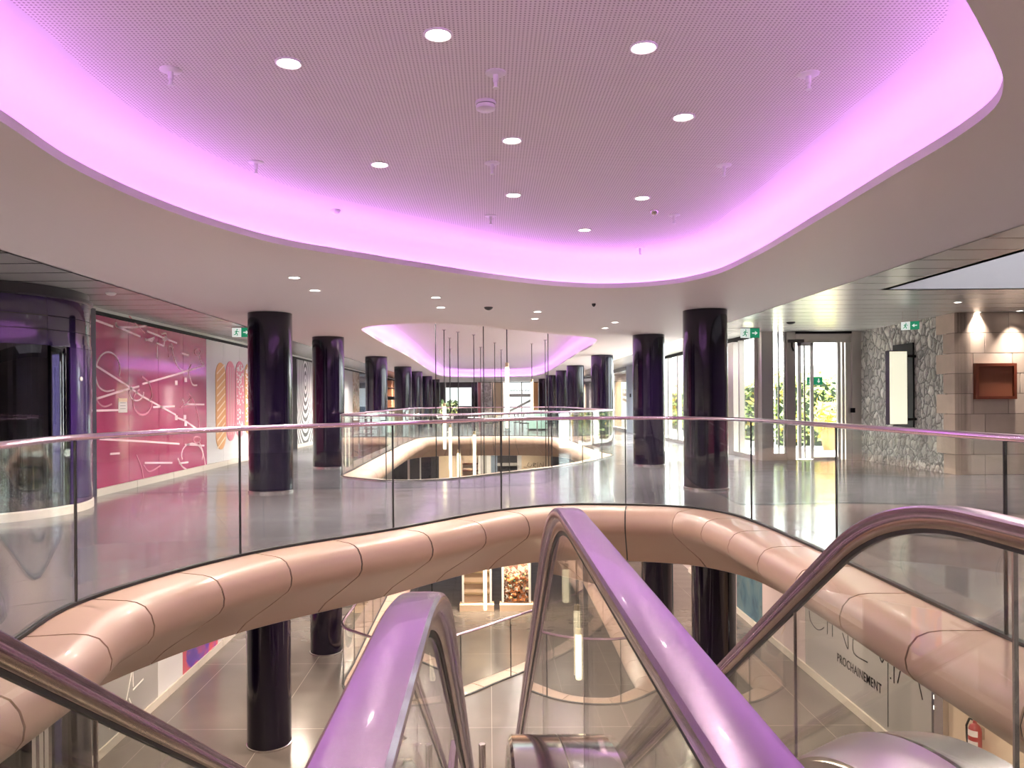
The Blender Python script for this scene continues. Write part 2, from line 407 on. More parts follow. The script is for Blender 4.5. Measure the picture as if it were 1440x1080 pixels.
# ---------------------------------------------------------------- plan curves
class Curve:
    def __init__(self, pts, closed):
        P = [Vector(p[:2]) for p in pts]; n = len(P); out = []
        segs = n if closed else n - 1
        for i in range(segs):
            if closed: p0, p1, p2, p3 = P[i - 1], P[i], P[(i + 1) % n], P[(i + 2) % n]
            else: p0, p1, p2, p3 = P[max(0, i - 1)], P[i], P[i + 1], P[min(n - 1, i + 2)]
            def T(a, b, t): return t + math.sqrt(max((b - a).length, 1e-6))
            t0 = 0; t1 = T(p0, p1, t0); t2 = T(p1, p2, t1); t3 = T(p2, p3, t2)
            for k in range(24):
                t = t1 + (t2 - t1) * k / 24
                A1 = p0 * ((t1 - t) / (t1 - t0)) + p1 * ((t - t0) / (t1 - t0)); A2 = p1 * ((t2 - t) / (t2 - t1)) + p2 * ((t - t1) / (t2 - t1))
                A3 = p2 * ((t3 - t) / (t3 - t2)) + p3 * ((t - t2) / (t3 - t2))
                B1 = A1 * ((t2 - t) / (t2 - t0)) + A2 * ((t - t0) / (t2 - t0)); B2 = A2 * ((t3 - t) / (t3 - t1)) + A3 * ((t - t1) / (t3 - t1))
                out.append(B1 * ((t2 - t) / (t2 - t1)) + B2 * ((t - t1) / (t2 - t1)))
        if not closed: out.append(P[-1])
        self.p = out; self.closed = closed
        self.s = [0]
        q = out + ([out[0]] if closed else [])
        self.q = q
        for a, b in zip(q, q[1:]): self.s.append(self.s[-1] + (b - a).length)
        self.L = self.s[-1]
    def raw(self, s):
        if self.closed: s %= self.L
        s = min(max(s, 0), self.L)
        import bisect
        i = min(max(bisect.bisect_right(self.s, s) - 1, 0), len(self.q) - 2)
        d = self.s[i + 1] - self.s[i]
        return self.q[i].lerp(self.q[i + 1], (s - self.s[i]) / d if d else 0)
    def at(self, s):
        e = .12
        a, b = self.raw(s - e), self.raw(s + e); t = (b - a).normalized()
        return self.raw(s), Vector((t.y, -t.x))      # clockwise curves: inward to the right
    def span(self, s0, s1, step=.1):
        n = max(1, int(math.ceil((s1 - s0) / step)))
        return [self.at(s0 + (s1 - s0) * i / n) for i in range(n + 1)]
    def loop(self, step=.12, off=0.0):
        n = int(self.L / step)
        return [(lambda a: a[0] + a[1] * off)(self.at(self.L * i / n)) for i in range(n)]
    def near(self, x, y):
        best = min(range(len(self.q)), key=lambda i: (self.q[i] - Vector((x, y))).length_squared)
        return self.s[best]
# ================================================================ outlines of the two wells and the two ceiling coves
def zpts(lst, z): return [on_z(x, y, z) for x, y in lst]
V1 = [(-1.75, 1.15), (-2.5, 1.75), (-2.83, 2.8)] + zpts([(0, 915), (107, 850), (338, 782), (553, 745), (705, 718), (790, 710.5), (880, 710.5), (965, 714), (1020, 722), (1057, 733), (1177, 785)], 0) + \
     [on_z(1415, 897, 0), (3.18, 2.7), (2.85, 1.75), (2.1, 1.15)]
V1o = Curve(V1, False)                       # glass line, open at the escalator landing
V2 = [(-2.95, 16.6)] + [(-3.0, 22), (-2.98, 28), (-2.75, 31.3), (-1.9, 32.2), (0, 32.4), (1.9, 32.0), (2.72, 31.0), (2.95, 28.5), (3.08, 24.5), (3.17, 22)] + \
     zpts([(862, 640), (845, 646), (800, 655), (700, 667), (620, 675), (545, 676.5), (500, 673)], 0) + [(-2.9, 15.1)]
V2 = Curve(V2, True)
C1 = zpts([(0, 170), (100, 235), (200, 282), (300, 318), (400, 345), (500, 362), (600, 378), (700, 393), (780, 402), (860, 405), (940, 400), (1000, 388),
           (1060, 362), (1150, 310), (1250, 250), (1350, 190), (1400, 150), (1411, 115), (1400, 80), (1380, 40), (1358, 0)], CEIL) + \
     [(1.2, 2.25), (.2, 1.95), (-1.0, 2.0), (-2.0, 2.4), (-2.5, 3.1)]
C1 = Curve(C1, True)
C2 = zpts([(512, 461), (560, 456), (640, 455.5), (720, 464), (800, 472), (836, 476.5)], CEIL) + [(2.75, 20.2), (2.78, 24), (2.8, 44), (2.3, 46.2), (0, 46.8), (-2.0, 46.2), (-2.6, 44), (-2.6, 24), (-2.62, 17)]
C2 = Curve(C2[::-1], True)

YB, YF = -9.0, 57.0                          # back and far ends of the hall
XL, XR = -6.2, 6.5
LX0, LX1 = -4.66, 4.58                       # edges of the plaster ceiling
RY0 = 18.5                                   # entrance wall

# ---- floors
v1hole = V1o.loop_pts = [p for p, n in V1o.span(0, V1o.L, .12)]
fl = MB().poly_holes([(-9.5, YB), (13.2, YB), (13.2, RY0 + .1), (XR + .15, RY0 + .1), (XR + .15, YF), (-9.5, YF)], [v1hole, V2.loop(.15)], 0.0)
struct(fl.build('floor', 'floor', org=(0, 0, 0)))
fl = MB().poly_holes([(-9.5, YB), (13.2, YB), (13.2, YF), (-9.5, YF)], [V2.loop(.15)], LOW)
struct(fl.build('floor_lower', 'lowfloor', org=(0, 0, LOW)))
fl = MB().poly_holes([(-9.5, 8), (13.2, 8), (13.2, YF), (-9.5, YF)], [], DEEP)
struct(fl.build('floor_basement', 'lowfloor', org=(0, 0, DEEP)))
# soffits under the two upper floors
for nm, z in (('ceiling_lower', SOFFIT), ('ceiling_basement', LOW + SOFFIT)):
    holes = [V2.loop(.15, -.31)]
    mb = MB()
    if z > -2:
        h1 = [p - n * .31 for p, n in V1o.span(0, V1o.L, .12)]
        holes = [h1] + holes
    mb.poly_holes([(-9.5, YB), (13.2, YB), (13.2, YF), (-9.5, YF)], holes, z, up=False)
    struct(mb.build(nm, 'plaster', org=(0, 0, z)))

# ---- plaster ceiling with cove openings
cl = MB().poly_holes([(LX0, YB), (LX1, YB), (LX1, YF), (LX0, YF)], [C1.loop(.1), C2.loop(.15)], CEIL, up=False)
for x, s in ((LX0, 1), (LX1, -1)):           # upstand of the plaster edge
    cl.box(min(x, x + s * .02), max(x, x + s * .02), YB, YF, CEIL, CEIL + .3)
struct(cl.build('ceiling', 'plaster', org=(0, 0, CEIL)))
LIP = .06
for k, C in ((1, C1), (2, C2)):
    st = .08 if k == 1 else .2
    ring = C.span(0, C.L - 1e-4, st)[:-1]
    mb = MB()
    prof = [(0, CEIL), (0, CEIL + LIP), (-.03, CEIL + LIP), (-.03, CEIL + .03), (-.42, CEIL + .03), (-.46, CEIL + .08), (-.46, COVE_Z - .26),
            (-.44, COVE_Z - .17), (-.39, COVE_Z - .09), (-.32, COVE_Z - .035), (-.22, COVE_Z - .006), (-.14, COVE_Z), (.22, COVE_Z)]
    mb.sweep(ring, prof, closed_path=True, closed_prof=False)
    mb.poly_holes([p + n * .22 for p, n in ring], [], COVE_Z, mi=1, up=False)
    o = mb.build('ceiling_cove', ['cove_white', 'perf'], org=(0, 0, COVE_Z), angle=50); struct(o)
    led = MB().sweep(ring, [(-.36, CEIL + .035), (-.32, CEIL + .035), (-.32, CEIL + .06), (-.36, CEIL + .06)], closed_path=True)
    o = led.build('cove_light_strip', 'led', org=(0, 4 if k == 1 else 25, CEIL))
    tag(o, 'long violet light strip hidden in the ' + ('big near' if k == 1 else 'smaller far') + ' ceiling cove', 'light strip', 'cove light strips')
# roof slab that keeps the daylight out
rf = MB()
SKY = (5.95, 10.6, 4.2, 11.4)                # skylight well x0,x1,y0,y1
rf.poly_holes([(-9.5, YB), (13.2, YB), (13.2, RY0 + .6), (XR + .3, RY0 + .6), (XR + .3, YF), (-9.5, YF)], [[(SKY[0], SKY[2]), (SKY[1], SKY[2]), (SKY[1], SKY[3]), (SKY[0], SKY[3])]], 3.52)
rf.poly_holes([(-9.5, YB), (13.2, YB), (13.2, RY0 + .6), (XR + .3, RY0 + .6), (XR + .3, YF), (-9.5, YF)], [[(SKY[0], SKY[2]), (SKY[1], SKY[2]), (SKY[1], SKY[3]), (SKY[0], SKY[3])]], 3.6)
struct(rf.build('roof', 'plaster', org=(0, 0, 3.4)))

# ---- slatted metal ceilings along both sides
SLZ_R, SLZ_L = 3.08, 3.0
sr = MB().poly_holes([(LX1 + .32, YB), (13.2, YB), (13.2, RY0), (XR + .1, RY0), (XR + .1, YF), (LX1 + .32, YF)],
                     [[(SKY[0], SKY[2]), (SKY[1], SKY[2]), (SKY[1], SKY[3]), (SKY[0], SKY[3])]], SLZ_R, up=False)
sr.box(LX1 + .32, LX1 + .34, YB, YF, SLZ_R, SLZ_R + .2)
struct(sr.build('ceiling_right', 'slat', org=(0, 0, SLZ_R)))
sl = MB().poly_holes([(-9.5, YB), (LX0 - .22, YB), (LX0 - .22, YF), (-9.5, YF)], [], SLZ_L, up=False)
sl.box(LX0 - .24, LX0 - .22, YB, YF, SLZ_L, SLZ_L + .2)
struct(sl.build('ceiling_left', 'slat', org=(0, 0, SLZ_L)))
gp = MB().box(LX1 - .05, LX1 + .4, YB, YF, SLZ_R + .16, SLZ_R + .2); gp.box(LX0 - .3, LX0 + .05, YB, YF, SLZ_L + .16, SLZ_L + .2)
struct(gp.build('trim_3', 'dark', org=(0, 0, 3)))
# skylight well
sk = MB()
x0, x1, y0, y1 = SKY
for a in ((x0 - .1, x0, y0 - .1, y1 + .1), (x1, x1 + .1, y0 - .1, y1 + .1), (x0, x1, y0 - .1, y0), (x0, x1, y1, y1 + .1)): sk.box(*a, SLZ_R, 4.3)
struct(sk.build('ceiling_skylight', 'white', org=(x0, y1, SLZ_R)))
sg = MB().box(x0 - .1, x1 + .1, y0 - .1, y1 + .1, 4.3, 4.32)
struct(sg.build('window_6', 'skyglass', org=(x0, y1, 4.3)))

# ---- outer walls
w = MB()
w.box(XL - .3, XL - .06, YB, 8.9, DEEP, 3.4); w.box(XL - .3, XL - .06, 11.62, YF, DEEP, 3.4); w.box(-9.5, -9.3, YB, 13, LOW, 3.4)
struct(w.build('wall_left', 'white'))
w = MB().box(-9.5, 13.2, YB - .2, YB, LOW, 3.5); struct(w.build('wall_back', 'plaster'))
w = MB().box(13.2, 13.4, YB, RY0 + .6, LOW, 3.5); struct(w.build('wall_side', 'plaster'))
w = MB().box(6.56, 6.8, YB, YF, LOW, SOFFIT); w.box(6.56, 6.8, 8, YF, DEEP, LOW)
struct(w.build('wall_right', 'panelpink'))
w = MB().box(-9.5, XR + .3, YF + .3, YF + .5, DEEP, 3.5); struct(w.build('wall_far', 'plaster'))
w = MB().box(-9.5, 13.2, 7.8, 8, DEEP, LOW - .85); struct(w.build('wall_basement', 'plaster'))

# ---------------------------------------------------------------- well edge cladding (fascia) and balustrades
FPROF = [(.0, -.002), (.30, -.002), (.38, -.012), (.45, -.04), (.50, -.10), (.525, -.18), (.515, -.25), (.47, -.31), (.38, -.37), (.22, -.475), (.0, -.61), (-.14, -.70), (-.30, -.835),
         (-.30, -.79), (-.12, -.65), (.0, -.56), (.30, -.36), (.42, -.24), (.44, -.16), (.36, -.07), (.28, -.04), (.0, -.04)]
def fascia(curve, s0, s1, panel, z, label, step=.11, step_in=None):
    mid = curve.raw((s0 + s1) / 2)
    root = thing('well_edge_cladding', (mid.x, mid.y, z), label, 'cladding', 'champagne cladding around the wells')
    n = max(1, round((s1 - s0) / panel)); pr = [(o, zz + z) for o, zz in FPROF]
    for i in range(n):
        a = s0 + (s1 - s0) * i / n; b = s0 + (s1 - s0) * (i + 1) / n
        mb = MB().sweep(curve.span(a + .0095, b - .0095, step), pr)
        mb.build('panel', 'fascia', root, angle=50)
    gp = [(o - .009, zz + z + (-.009 if zz > -.2 else .008)) for o, zz in FPROF[:13]]
    for i in range(n + 1):
        a = s0 + (s1 - s0) * i / n
        MB().sweep(curve.span(a - .0105, a + .0105, .02), gp + [(-.1, z - .5), (-.0, z - .1)]).build('joint_gasket', 'seal', root)
    return root
S1A, S1B = V1o.near(-2.5, 1.75), V1o.near(2.85, 1.75)
fascia(V1o, S1A - .6, S1B + .6, .92, 0.0, 'rounded champagne panels along the edge of the near floor opening behind the escalators')
fascia(V2, 0, V2.L, 1.0, 0.0, 'rounded champagne panels along the edge of the far floor opening', step=.2)
fascia(V2, 0, V2.L, 1.0, LOW, 'pale panels along the edge of the opening in the lower floor', step=.2)

def balustrade(curve, joints, z, label, H=1.235, loop=False, step=.1, group='glass balustrades'):
    mid = curve.raw((joints[0] + joints[-1]) / 2)
    root = thing('glass_balustrade', (mid.x, mid.y, z), label, 'balustrade', group)
    a, b = joints[0], joints[-1]
    full = curve.span(a, b, step)
    kw = dict(closed_path=True) if loop else {}
    if loop: full = full[:-1]
    hr = [(.034 * math.cos(t), z + H - .024 + .024 * math.sin(t)) for t in [2 * PI * i / 12 for i in range(12)]]
    MB().sweep(full, hr, **kw).build('handrail', 'rail', root)
    MB().sweep(full, [(-.022, z), (.022, z), (.022, z + .022), (-.022, z + .022)], **kw).build('base_channel', 'seal', root)
    MB().sweep(full, [(-.035, z + .0005), (-.022, z + .0005), (-.022, z + .012), (-.035, z + .012)], **kw).build('edge_strip', 'steel', root)
    for s0, s1 in zip(joints, joints[1:]):
        MB().sweep(curve.span(s0 + .007, s1 - .007, step), [(-.008, z + .022), (.008, z + .022), (.008, z + H - .04), (-.008, z + H - .04)]).build('glass_pane', 'glass', root)
    for s in (joints[1:-1] if not loop else joints[:-1]):
        MB().sweep(curve.span(s - .0065, s + .0065, .02), [(-.009, z + .02), (.009, z + .02), (.009, z + H - .04), (-.009, z + H - .04)]).build('joint_seal', 'seal', root)
    return root
jp = [(107, 850), (338, 782), (553, 745), (705, 718), (880, 711), (1057, 733), (1177, 785), (1415, 897)]
j1 = [V1o.near(*on_z(x, y, 0)[:2]) for x, y in jp]
jl = [S1A, (S1A + j1[0]) / 2]; jr = [(S1B + j1[-1]) / 2, S1B]
balustrade(V1o, jl + j1 + jr, 0.0, 'curved glass balustrade with metal handrail around the near floor opening and escalators')
def loop_joints(c, n): return [c.L * i / n for i in range(n + 1)]
balustrade(V2, loop_joints(V2, 30), 0.0, 'curved glass balustrade around the far floor opening where the tube lamps hang', loop=True, step=.2)
balustrade(V2, loop_joints(V2, 30), LOW, 'glass balustrade around the opening in the lower floor, seen below the escalators', loop=True, step=.2)
# ================================================================ columns
R = .355
col = local_thing('round_column', '', 'column', kind='thing')
MB().lathe([(R, .035), (R, CEIL - .004)], n=48).build('shaft', 'column', col)
MB().lathe([(R - .01, 0), (R + .012, 0), (R + .012, .03), (R + .002, .036), (R - .01, .036)], n=48, ring=True).build('base_ring', 'steel', col)
lcol = local_thing('round_column', '', 'column', kind='thing')
MB().lathe([(R, .035), (R, SOFFIT - LOW - .004)], n=48).build('shaft', 'column', lcol)
MB().lathe([(R - .01, 0), (R + .012, 0), (R + .012, .03), (R + .002, .036), (R - .01, .036)], n=48, ring=True).build('base_ring', 'steel', lcol)
ORD = ['first', 'second', 'third', 'fourth', 'fifth', 'sixth', 'seventh', 'eighth', 'ninth', 'tenth', 'eleventh', 'twelfth']
CY = [12.65, 17.3, 24.8, 31.8, 37, 43.5, 50]
first = True
for side, sx in (('left', -1), ('right', 1)):
    for i, y in enumerate(CY):
        px = {0: (380.5, 992), 1: (462, 912.5), 2: (529.5, 847)}.get(i)
        x = on_y(px[0 if sx < 0 else 1], 565, y).x if px else sx * 3.57
        lab = f'dark purple round column, {ORD[i]} from the camera in the upper {side} row'
        if first: col.location = (x, y, 0); col['label'] = lab; col['group'] = 'columns on the upper floor'; first = False
        else: dup(col, (x, y, 0), label=lab, group='columns on the upper floor')
lf = True
for side, sx in (('left', -1), ('right', 1)):
    for i, y in enumerate(CY[:2]):
        px = {(-1, 0): 378, (-1, 1): 459, (1, 0): 1004, (1, 1): 925}[(sx, i)]
        x = on_y(px, 900, y).x
        lab = f'dark column on the lower floor, {("nearest", "second")[i]} one on the {side}'
        if lf: lcol.location = (x, y, LOW); lcol['label'] = lab; lcol['group'] = 'columns on the lower floor'; lf = False
        else: dup(lcol, (x, y, LOW), label=lab, group='columns on the lower floor')

# ================================================================ ceiling fixtures
G = 2.2
def area(loc, power, size, color=(1, .9, .8), spread=150, rot=(0, 0, 0)):
    l = bpy.data.lights.new('lamp', 'AREA'); l.shape = 'DISK'; l.size = size; l.energy = power * G; l.color = color; l.spread = math.radians(spread)
    o = bpy.data.objects.new('lamp', l); COL.objects.link(o); o.location = loc; o.rotation_euler = rot
    return o
WARM = (1, .88, .78)
dl = local_thing('downlight', '', 'ceiling light')
MB().lathe([(.062, -.0), (.078, -.0), (.078, -.006), (.07, -.010), (.062, -.004)], n=28, ring=True).build('trim_ring', 'trim_white', dl)
MB().lathe([(0, -.0035), (.061, -.0035), (.061, -.001), (0, -.001)], n=28).build('lens', 'lens', dl)
used = []
def downlight(px, py, z, lab, grp, power, scale=1.0, spread=150):
    p = on_z(px, py, z)
    if not used: r = dl; r.location = p; r['label'] = lab; r['group'] = grp; used.append(1)
    else: r = dup(dl, p, label=lab, group=grp)
    if scale != 1: r.scale = (scale,) * 3
    if power: area((p.x, p.y, p.z - .015 * scale), power, .1 * scale, WARM, spread)
    return r
P1, P2 = 2, 16
for px, py, lab in ((406, 88, 'left of the three large front ones'), (616, 48, 'middle of the three large front ones'), (905, 66, 'right of the three large front ones'),
                    (961, 164, 'behind the large right one'), (720, 197, 'nearest behind the smoke detector'), (534, 231, 'alone on the left half'),
                    (722, 274, 'second behind the smoke detector'), (903, 278, 'right half, beside two small sensors'), (822, 323, 'farthest back, close to the violet glow')):
    downlight(px, py, COVE_Z, 'lit downlight in the perforated ceiling, ' + lab, 'downlights in the raised ceiling', P1)
for px, py, lab in ((414, 390, 'above the first left column, nearer one'), (443, 408, 'above the first left column, farther one'), (613, 418, 'left pair, nearer one'), (620, 432, 'left pair, farther one'),
                    (756, 438, 'middle pair, nearer one'), (752, 448, 'middle pair, farther one'), (865, 453, 'right pair, nearer one'), (851, 461, 'right pair, farther one')):
    downlight(px, py, CEIL, 'small downlight in the smooth ceiling, ' + lab, 'downlights in the smooth ceiling', P2)
for px, py, lab in ((1347, 425, 'left one in front of the stone corner'), (1375, 439, 'middle one in front of the stone corner'), (1434, 437, 'right one in front of the stone corner')):
    downlight(px, py, SLZ_R, 'small downlight in the slatted ceiling, ' + lab, 'downlights in the slatted ceiling', 5, .8, 75)
# fill lamps added without fixtures: far hall, behind the camera, lower floors
for x in (-3.6, 0, 3.6):
    for y in (-1.5, -5.5): area((x, y, CEIL - .02), 60, .12, WARM)
for y in (21, 27, 33, 39, 45, 51):
    for x in (-4.45, -2.95, 2.95, 5.2): area((x, y, (CEIL if abs(x) < 4.5 else 3.0) - .02), 75, .12, WARM)
for x in (-1.5, 1.5):
    for y in (17, 20, 24, 28, 32, 37, 42): area((x, y, COVE_Z - .02), 45, .12, WARM)  # for the tiny downlights in the far cove, bodies left out
for x, y in ((-4.0, 6), (-4.0, 14.8), (4.0, 6), (5.6, 12), (-3.8, 10), (4.1, 15.5)): area((x, y, 2.9), 34, .12, WARM)
for x, y in ((-4.8, 3), (-4.8, 8), (-4.8, 13), (-4.8, 19), (4.9, 3), (4.9, 8), (4.9, 13), (4.9, 19), (0, 12.4), (-2, 12.5), (2, 13.4), (-4.8, 26), (4.9, 26), (1, -2), (-2, -2), (-2.2, 43), (-.6, 43), (1.2, 43), (0, 38)):
    area((x, y, SOFFIT - .03), 25, .14, (1, .82, .64), 165)
for x, y in ((-5, 20), (5, 20), (-5, 28), (5, 28), (0, 34), (-3, 36), (3, 36)): area((x, y, LOW + SOFFIT - .03), 26, .14, (1, .8, .6), 165)

spk = local_thing('pendant_sprinkler', '', 'sprinkler')
MB().lathe([(0, 0), (.062, 0), (.062, -.006), (.05, -.012), (.02, -.014), (0, -.014)], n=24).build('ceiling_rose', 'trim_white', spk)
mb = MB().lathe([(.016, -.012), (.016, -.055), (.011, -.06), (.011, -.085), (.018, -.088), (.018, -.094), (0, -.094)], n=14)
mb.build('stem', 'trim_white', spk)
first = True
for px, py, lab in ((240, 98, 'front left'), (697, 102, 'front middle, beside the smoke detector'), (1137, 104, 'front right'), (360, 228, 'second row, left'), (692, 229, 'second row, middle'), (1018, 232, 'second row, right'),
                    (690, 303, 'third row, middle'), (948, 302, 'third row, right'), (900, 348, 'fourth row, near the violet rim')):
    p = on_z(px, py, COVE_Z); lab = 'pale sprinkler head under the perforated ceiling, ' + lab
    if first: spk.location = p; spk['label'] = lab; spk['group'] = 'sprinklers in the raised ceiling'; first = False
    else: dup(spk, p, label=lab, group='sprinklers in the raised ceiling')
p = on_z(683, 143, COVE_Z)
sd = thing('smoke_detector', p, 'round white smoke detector in the middle of the perforated ceiling', 'smoke detector')
MB().lathe([(0, p.z), (.066, p.z), (.07, p.z - .01), (.07, p.z - .022)], (p.x, p.y, 0), 32).build('mounting_base', 'trim_white', sd)
MB().lathe([(.06, p.z - .026), (.064, p.z - .026), (.062, p.z - .05), (.045, p.z - .06), (0, p.z - .062)], (p.x, p.y, 0), 32).build('sensor_head', 'trim_white', sd)
MB().lathe([(.056, p.z - .022), (.0635, p.z - .022), (.0635, p.z - .027), (.056, p.z - .027)], (p.x, p.y, 0), 32, ring=True).build('vent_gap', 'black', sd)
for px, py, z, r, m_, lab in ((472, 295, COVE_Z, .05, 'trim_white', 'flat pale cover plate near the left violet rim of the raised ceiling'), (920, 296, COVE_Z, .045, 'steel', 'small flat sensor plate beside the right downlight of the raised ceiling'),
                              (687, 432, CEIL, .07, 'dark', 'dark dome sensor on the smooth ceiling between the coves'), (835, 427, CEIL, .03, 'dark', 'tiny dark ceiling sensor right of the middle downlight pair'),
                              (1112, 453, SLZ_R, .09, 'black', 'black dome camera on the slatted ceiling before the entrance')):
    q = on_z(px, py, z)
    o = MB().lathe([(0, 0), (r, 0), (r, -.012), (r * .8, -.03), (r * .4, -.045), (0, -.05)], q, 24).build('ceiling_sensor', m_, org=q); tag(o, lab, 'sensor')
q = on_z(156, 412, SLZ_L)
o = MB().lathe([(0, 0), (.07, 0), (.07, -.012), (.05, -.03), (0, -.04)], q, 24).build('ceiling_sensor', 'trim_white', org=q); tag(o, 'white round sensor on the left slatted ceiling above the pink poster', 'sensor')
# spots set in the dark ceiling slots
spot = local_thing('slot_spotlight', '', 'spotlight')
MB().box(-.11, .11, -.17, .17, 0, .03).build('housing', 'trim_white', spot)
MB().lathe([(0, -.006), (.055, -.006), (.06, .001), (0, .001)], n=20).build('lens', 'black', spot)
first = True
for side, lst in (('right', [(1432, 326), (1293, 367), (1195, 404), (1170, 411), (1130, 425), (1095, 437)]), ('left', [(30, 361), (62, 371), (235, 421), (285, 437), (318, 448)])):
    for i, (px, py) in enumerate(lst):
        z = CEIL + .09; x = LX1 + .16 if side == 'right' else LX0 - .12
        q = on_x(px, py, x); y = q.y
        lab = f'pale spot housing in the {side} ceiling slot, {ORD[i]} from the camera'
        if first: spot.location = (x, y, z); spot['label'] = lab; spot['group'] = 'spots in the ceiling slots'; first = False
        else: dup(spot, (x, y, z), label=lab, group='spots in the ceiling slots')

# ================================================================ hanging tube lamps
def pendant(px, yt, yb, d, ztop, lab, r=.045, grp='hanging tube lamps in the far well'):
    a = on_y(px, yt, d); b = on_y(px, yb, d); c = Vector((a.x, a.y, 0))
    root = thing('tube_pendant', (a.x, a.y, b.z), lab, 'pendant lamp', grp)
    MB().lathe([(0, b.z), (r * .8, b.z), (r, b.z + .02), (r, a.z - .02), (r * .8, a.z), (0, a.z)], c, 18).build('tube', 'tube', root)
    MB().lathe([(0, a.z), (r * .9, a.z), (r * .9, a.z + .09), (r * .5, a.z + .1), (0, a.z + .1)], c, 18).build('cap', 'brass', root)
    MB().cyl(c, .012, a.z + .1, ztop - .02, 8).build('cable', 'black', root)
    MB().lathe([(0, ztop - .025), (.05, ztop - .025), (.05, ztop), (0, ztop)], c, 14).build('ceiling_rose', 'steel', root)
for px, yt, yb, d, lab in ((713, 516, 602, 17.5, 'nearest and highest, right of the hall axis'), (625, 572, 632, 20.8, 'upper half above the near handrail, left'), (633, 601, 660, 23.5, 'low, close to the right of the left one'),
                           (667, 611, 672, 22.4, 'low, left of the axis, over the far cladding'), (748, 537, 590, 26.0, 'high, to the right of the nearest one'), (645, 637, 690, 21.5, 'lowest one, top just above the far cladding'),
                           (682, 800, 858, 18.6, 'deep one seen below the near cladding')):
    pendant(px, yt, yb, d, COVE_Z, 'glowing tube lamp in the far well, ' + lab)
for i, (px, yt, yb, d) in enumerate(((614, 700, 760, 17.2), (697, 690, 742, 25.5), (677, 680, 730, 27.5), (706, 672, 725, 29), (768, 690, 750, 24.5), (772, 700, 770, 21.0), (634, 660, 705, 28.3))):
    pendant(px, yt, yb, d, COVE_Z, f'tube lamp hung low in the far well, mostly cable visible, {ORD[i]} of seven')
for px, yt, yb, d, lab in ((795, 800, 847, 12.0, 'upper one right of the steep middle handrail'), (811, 858, 950, 12.6, 'long one right of the steep middle handrail'), (608, 893, 957, 12.8, 'seen through the loop of the left middle handrail')):
    pendant(px, yt, yb, d, SOFFIT, 'glowing tube lamp under the lower ceiling, ' + lab, .052, 'hanging tube lamps on the lower floor')

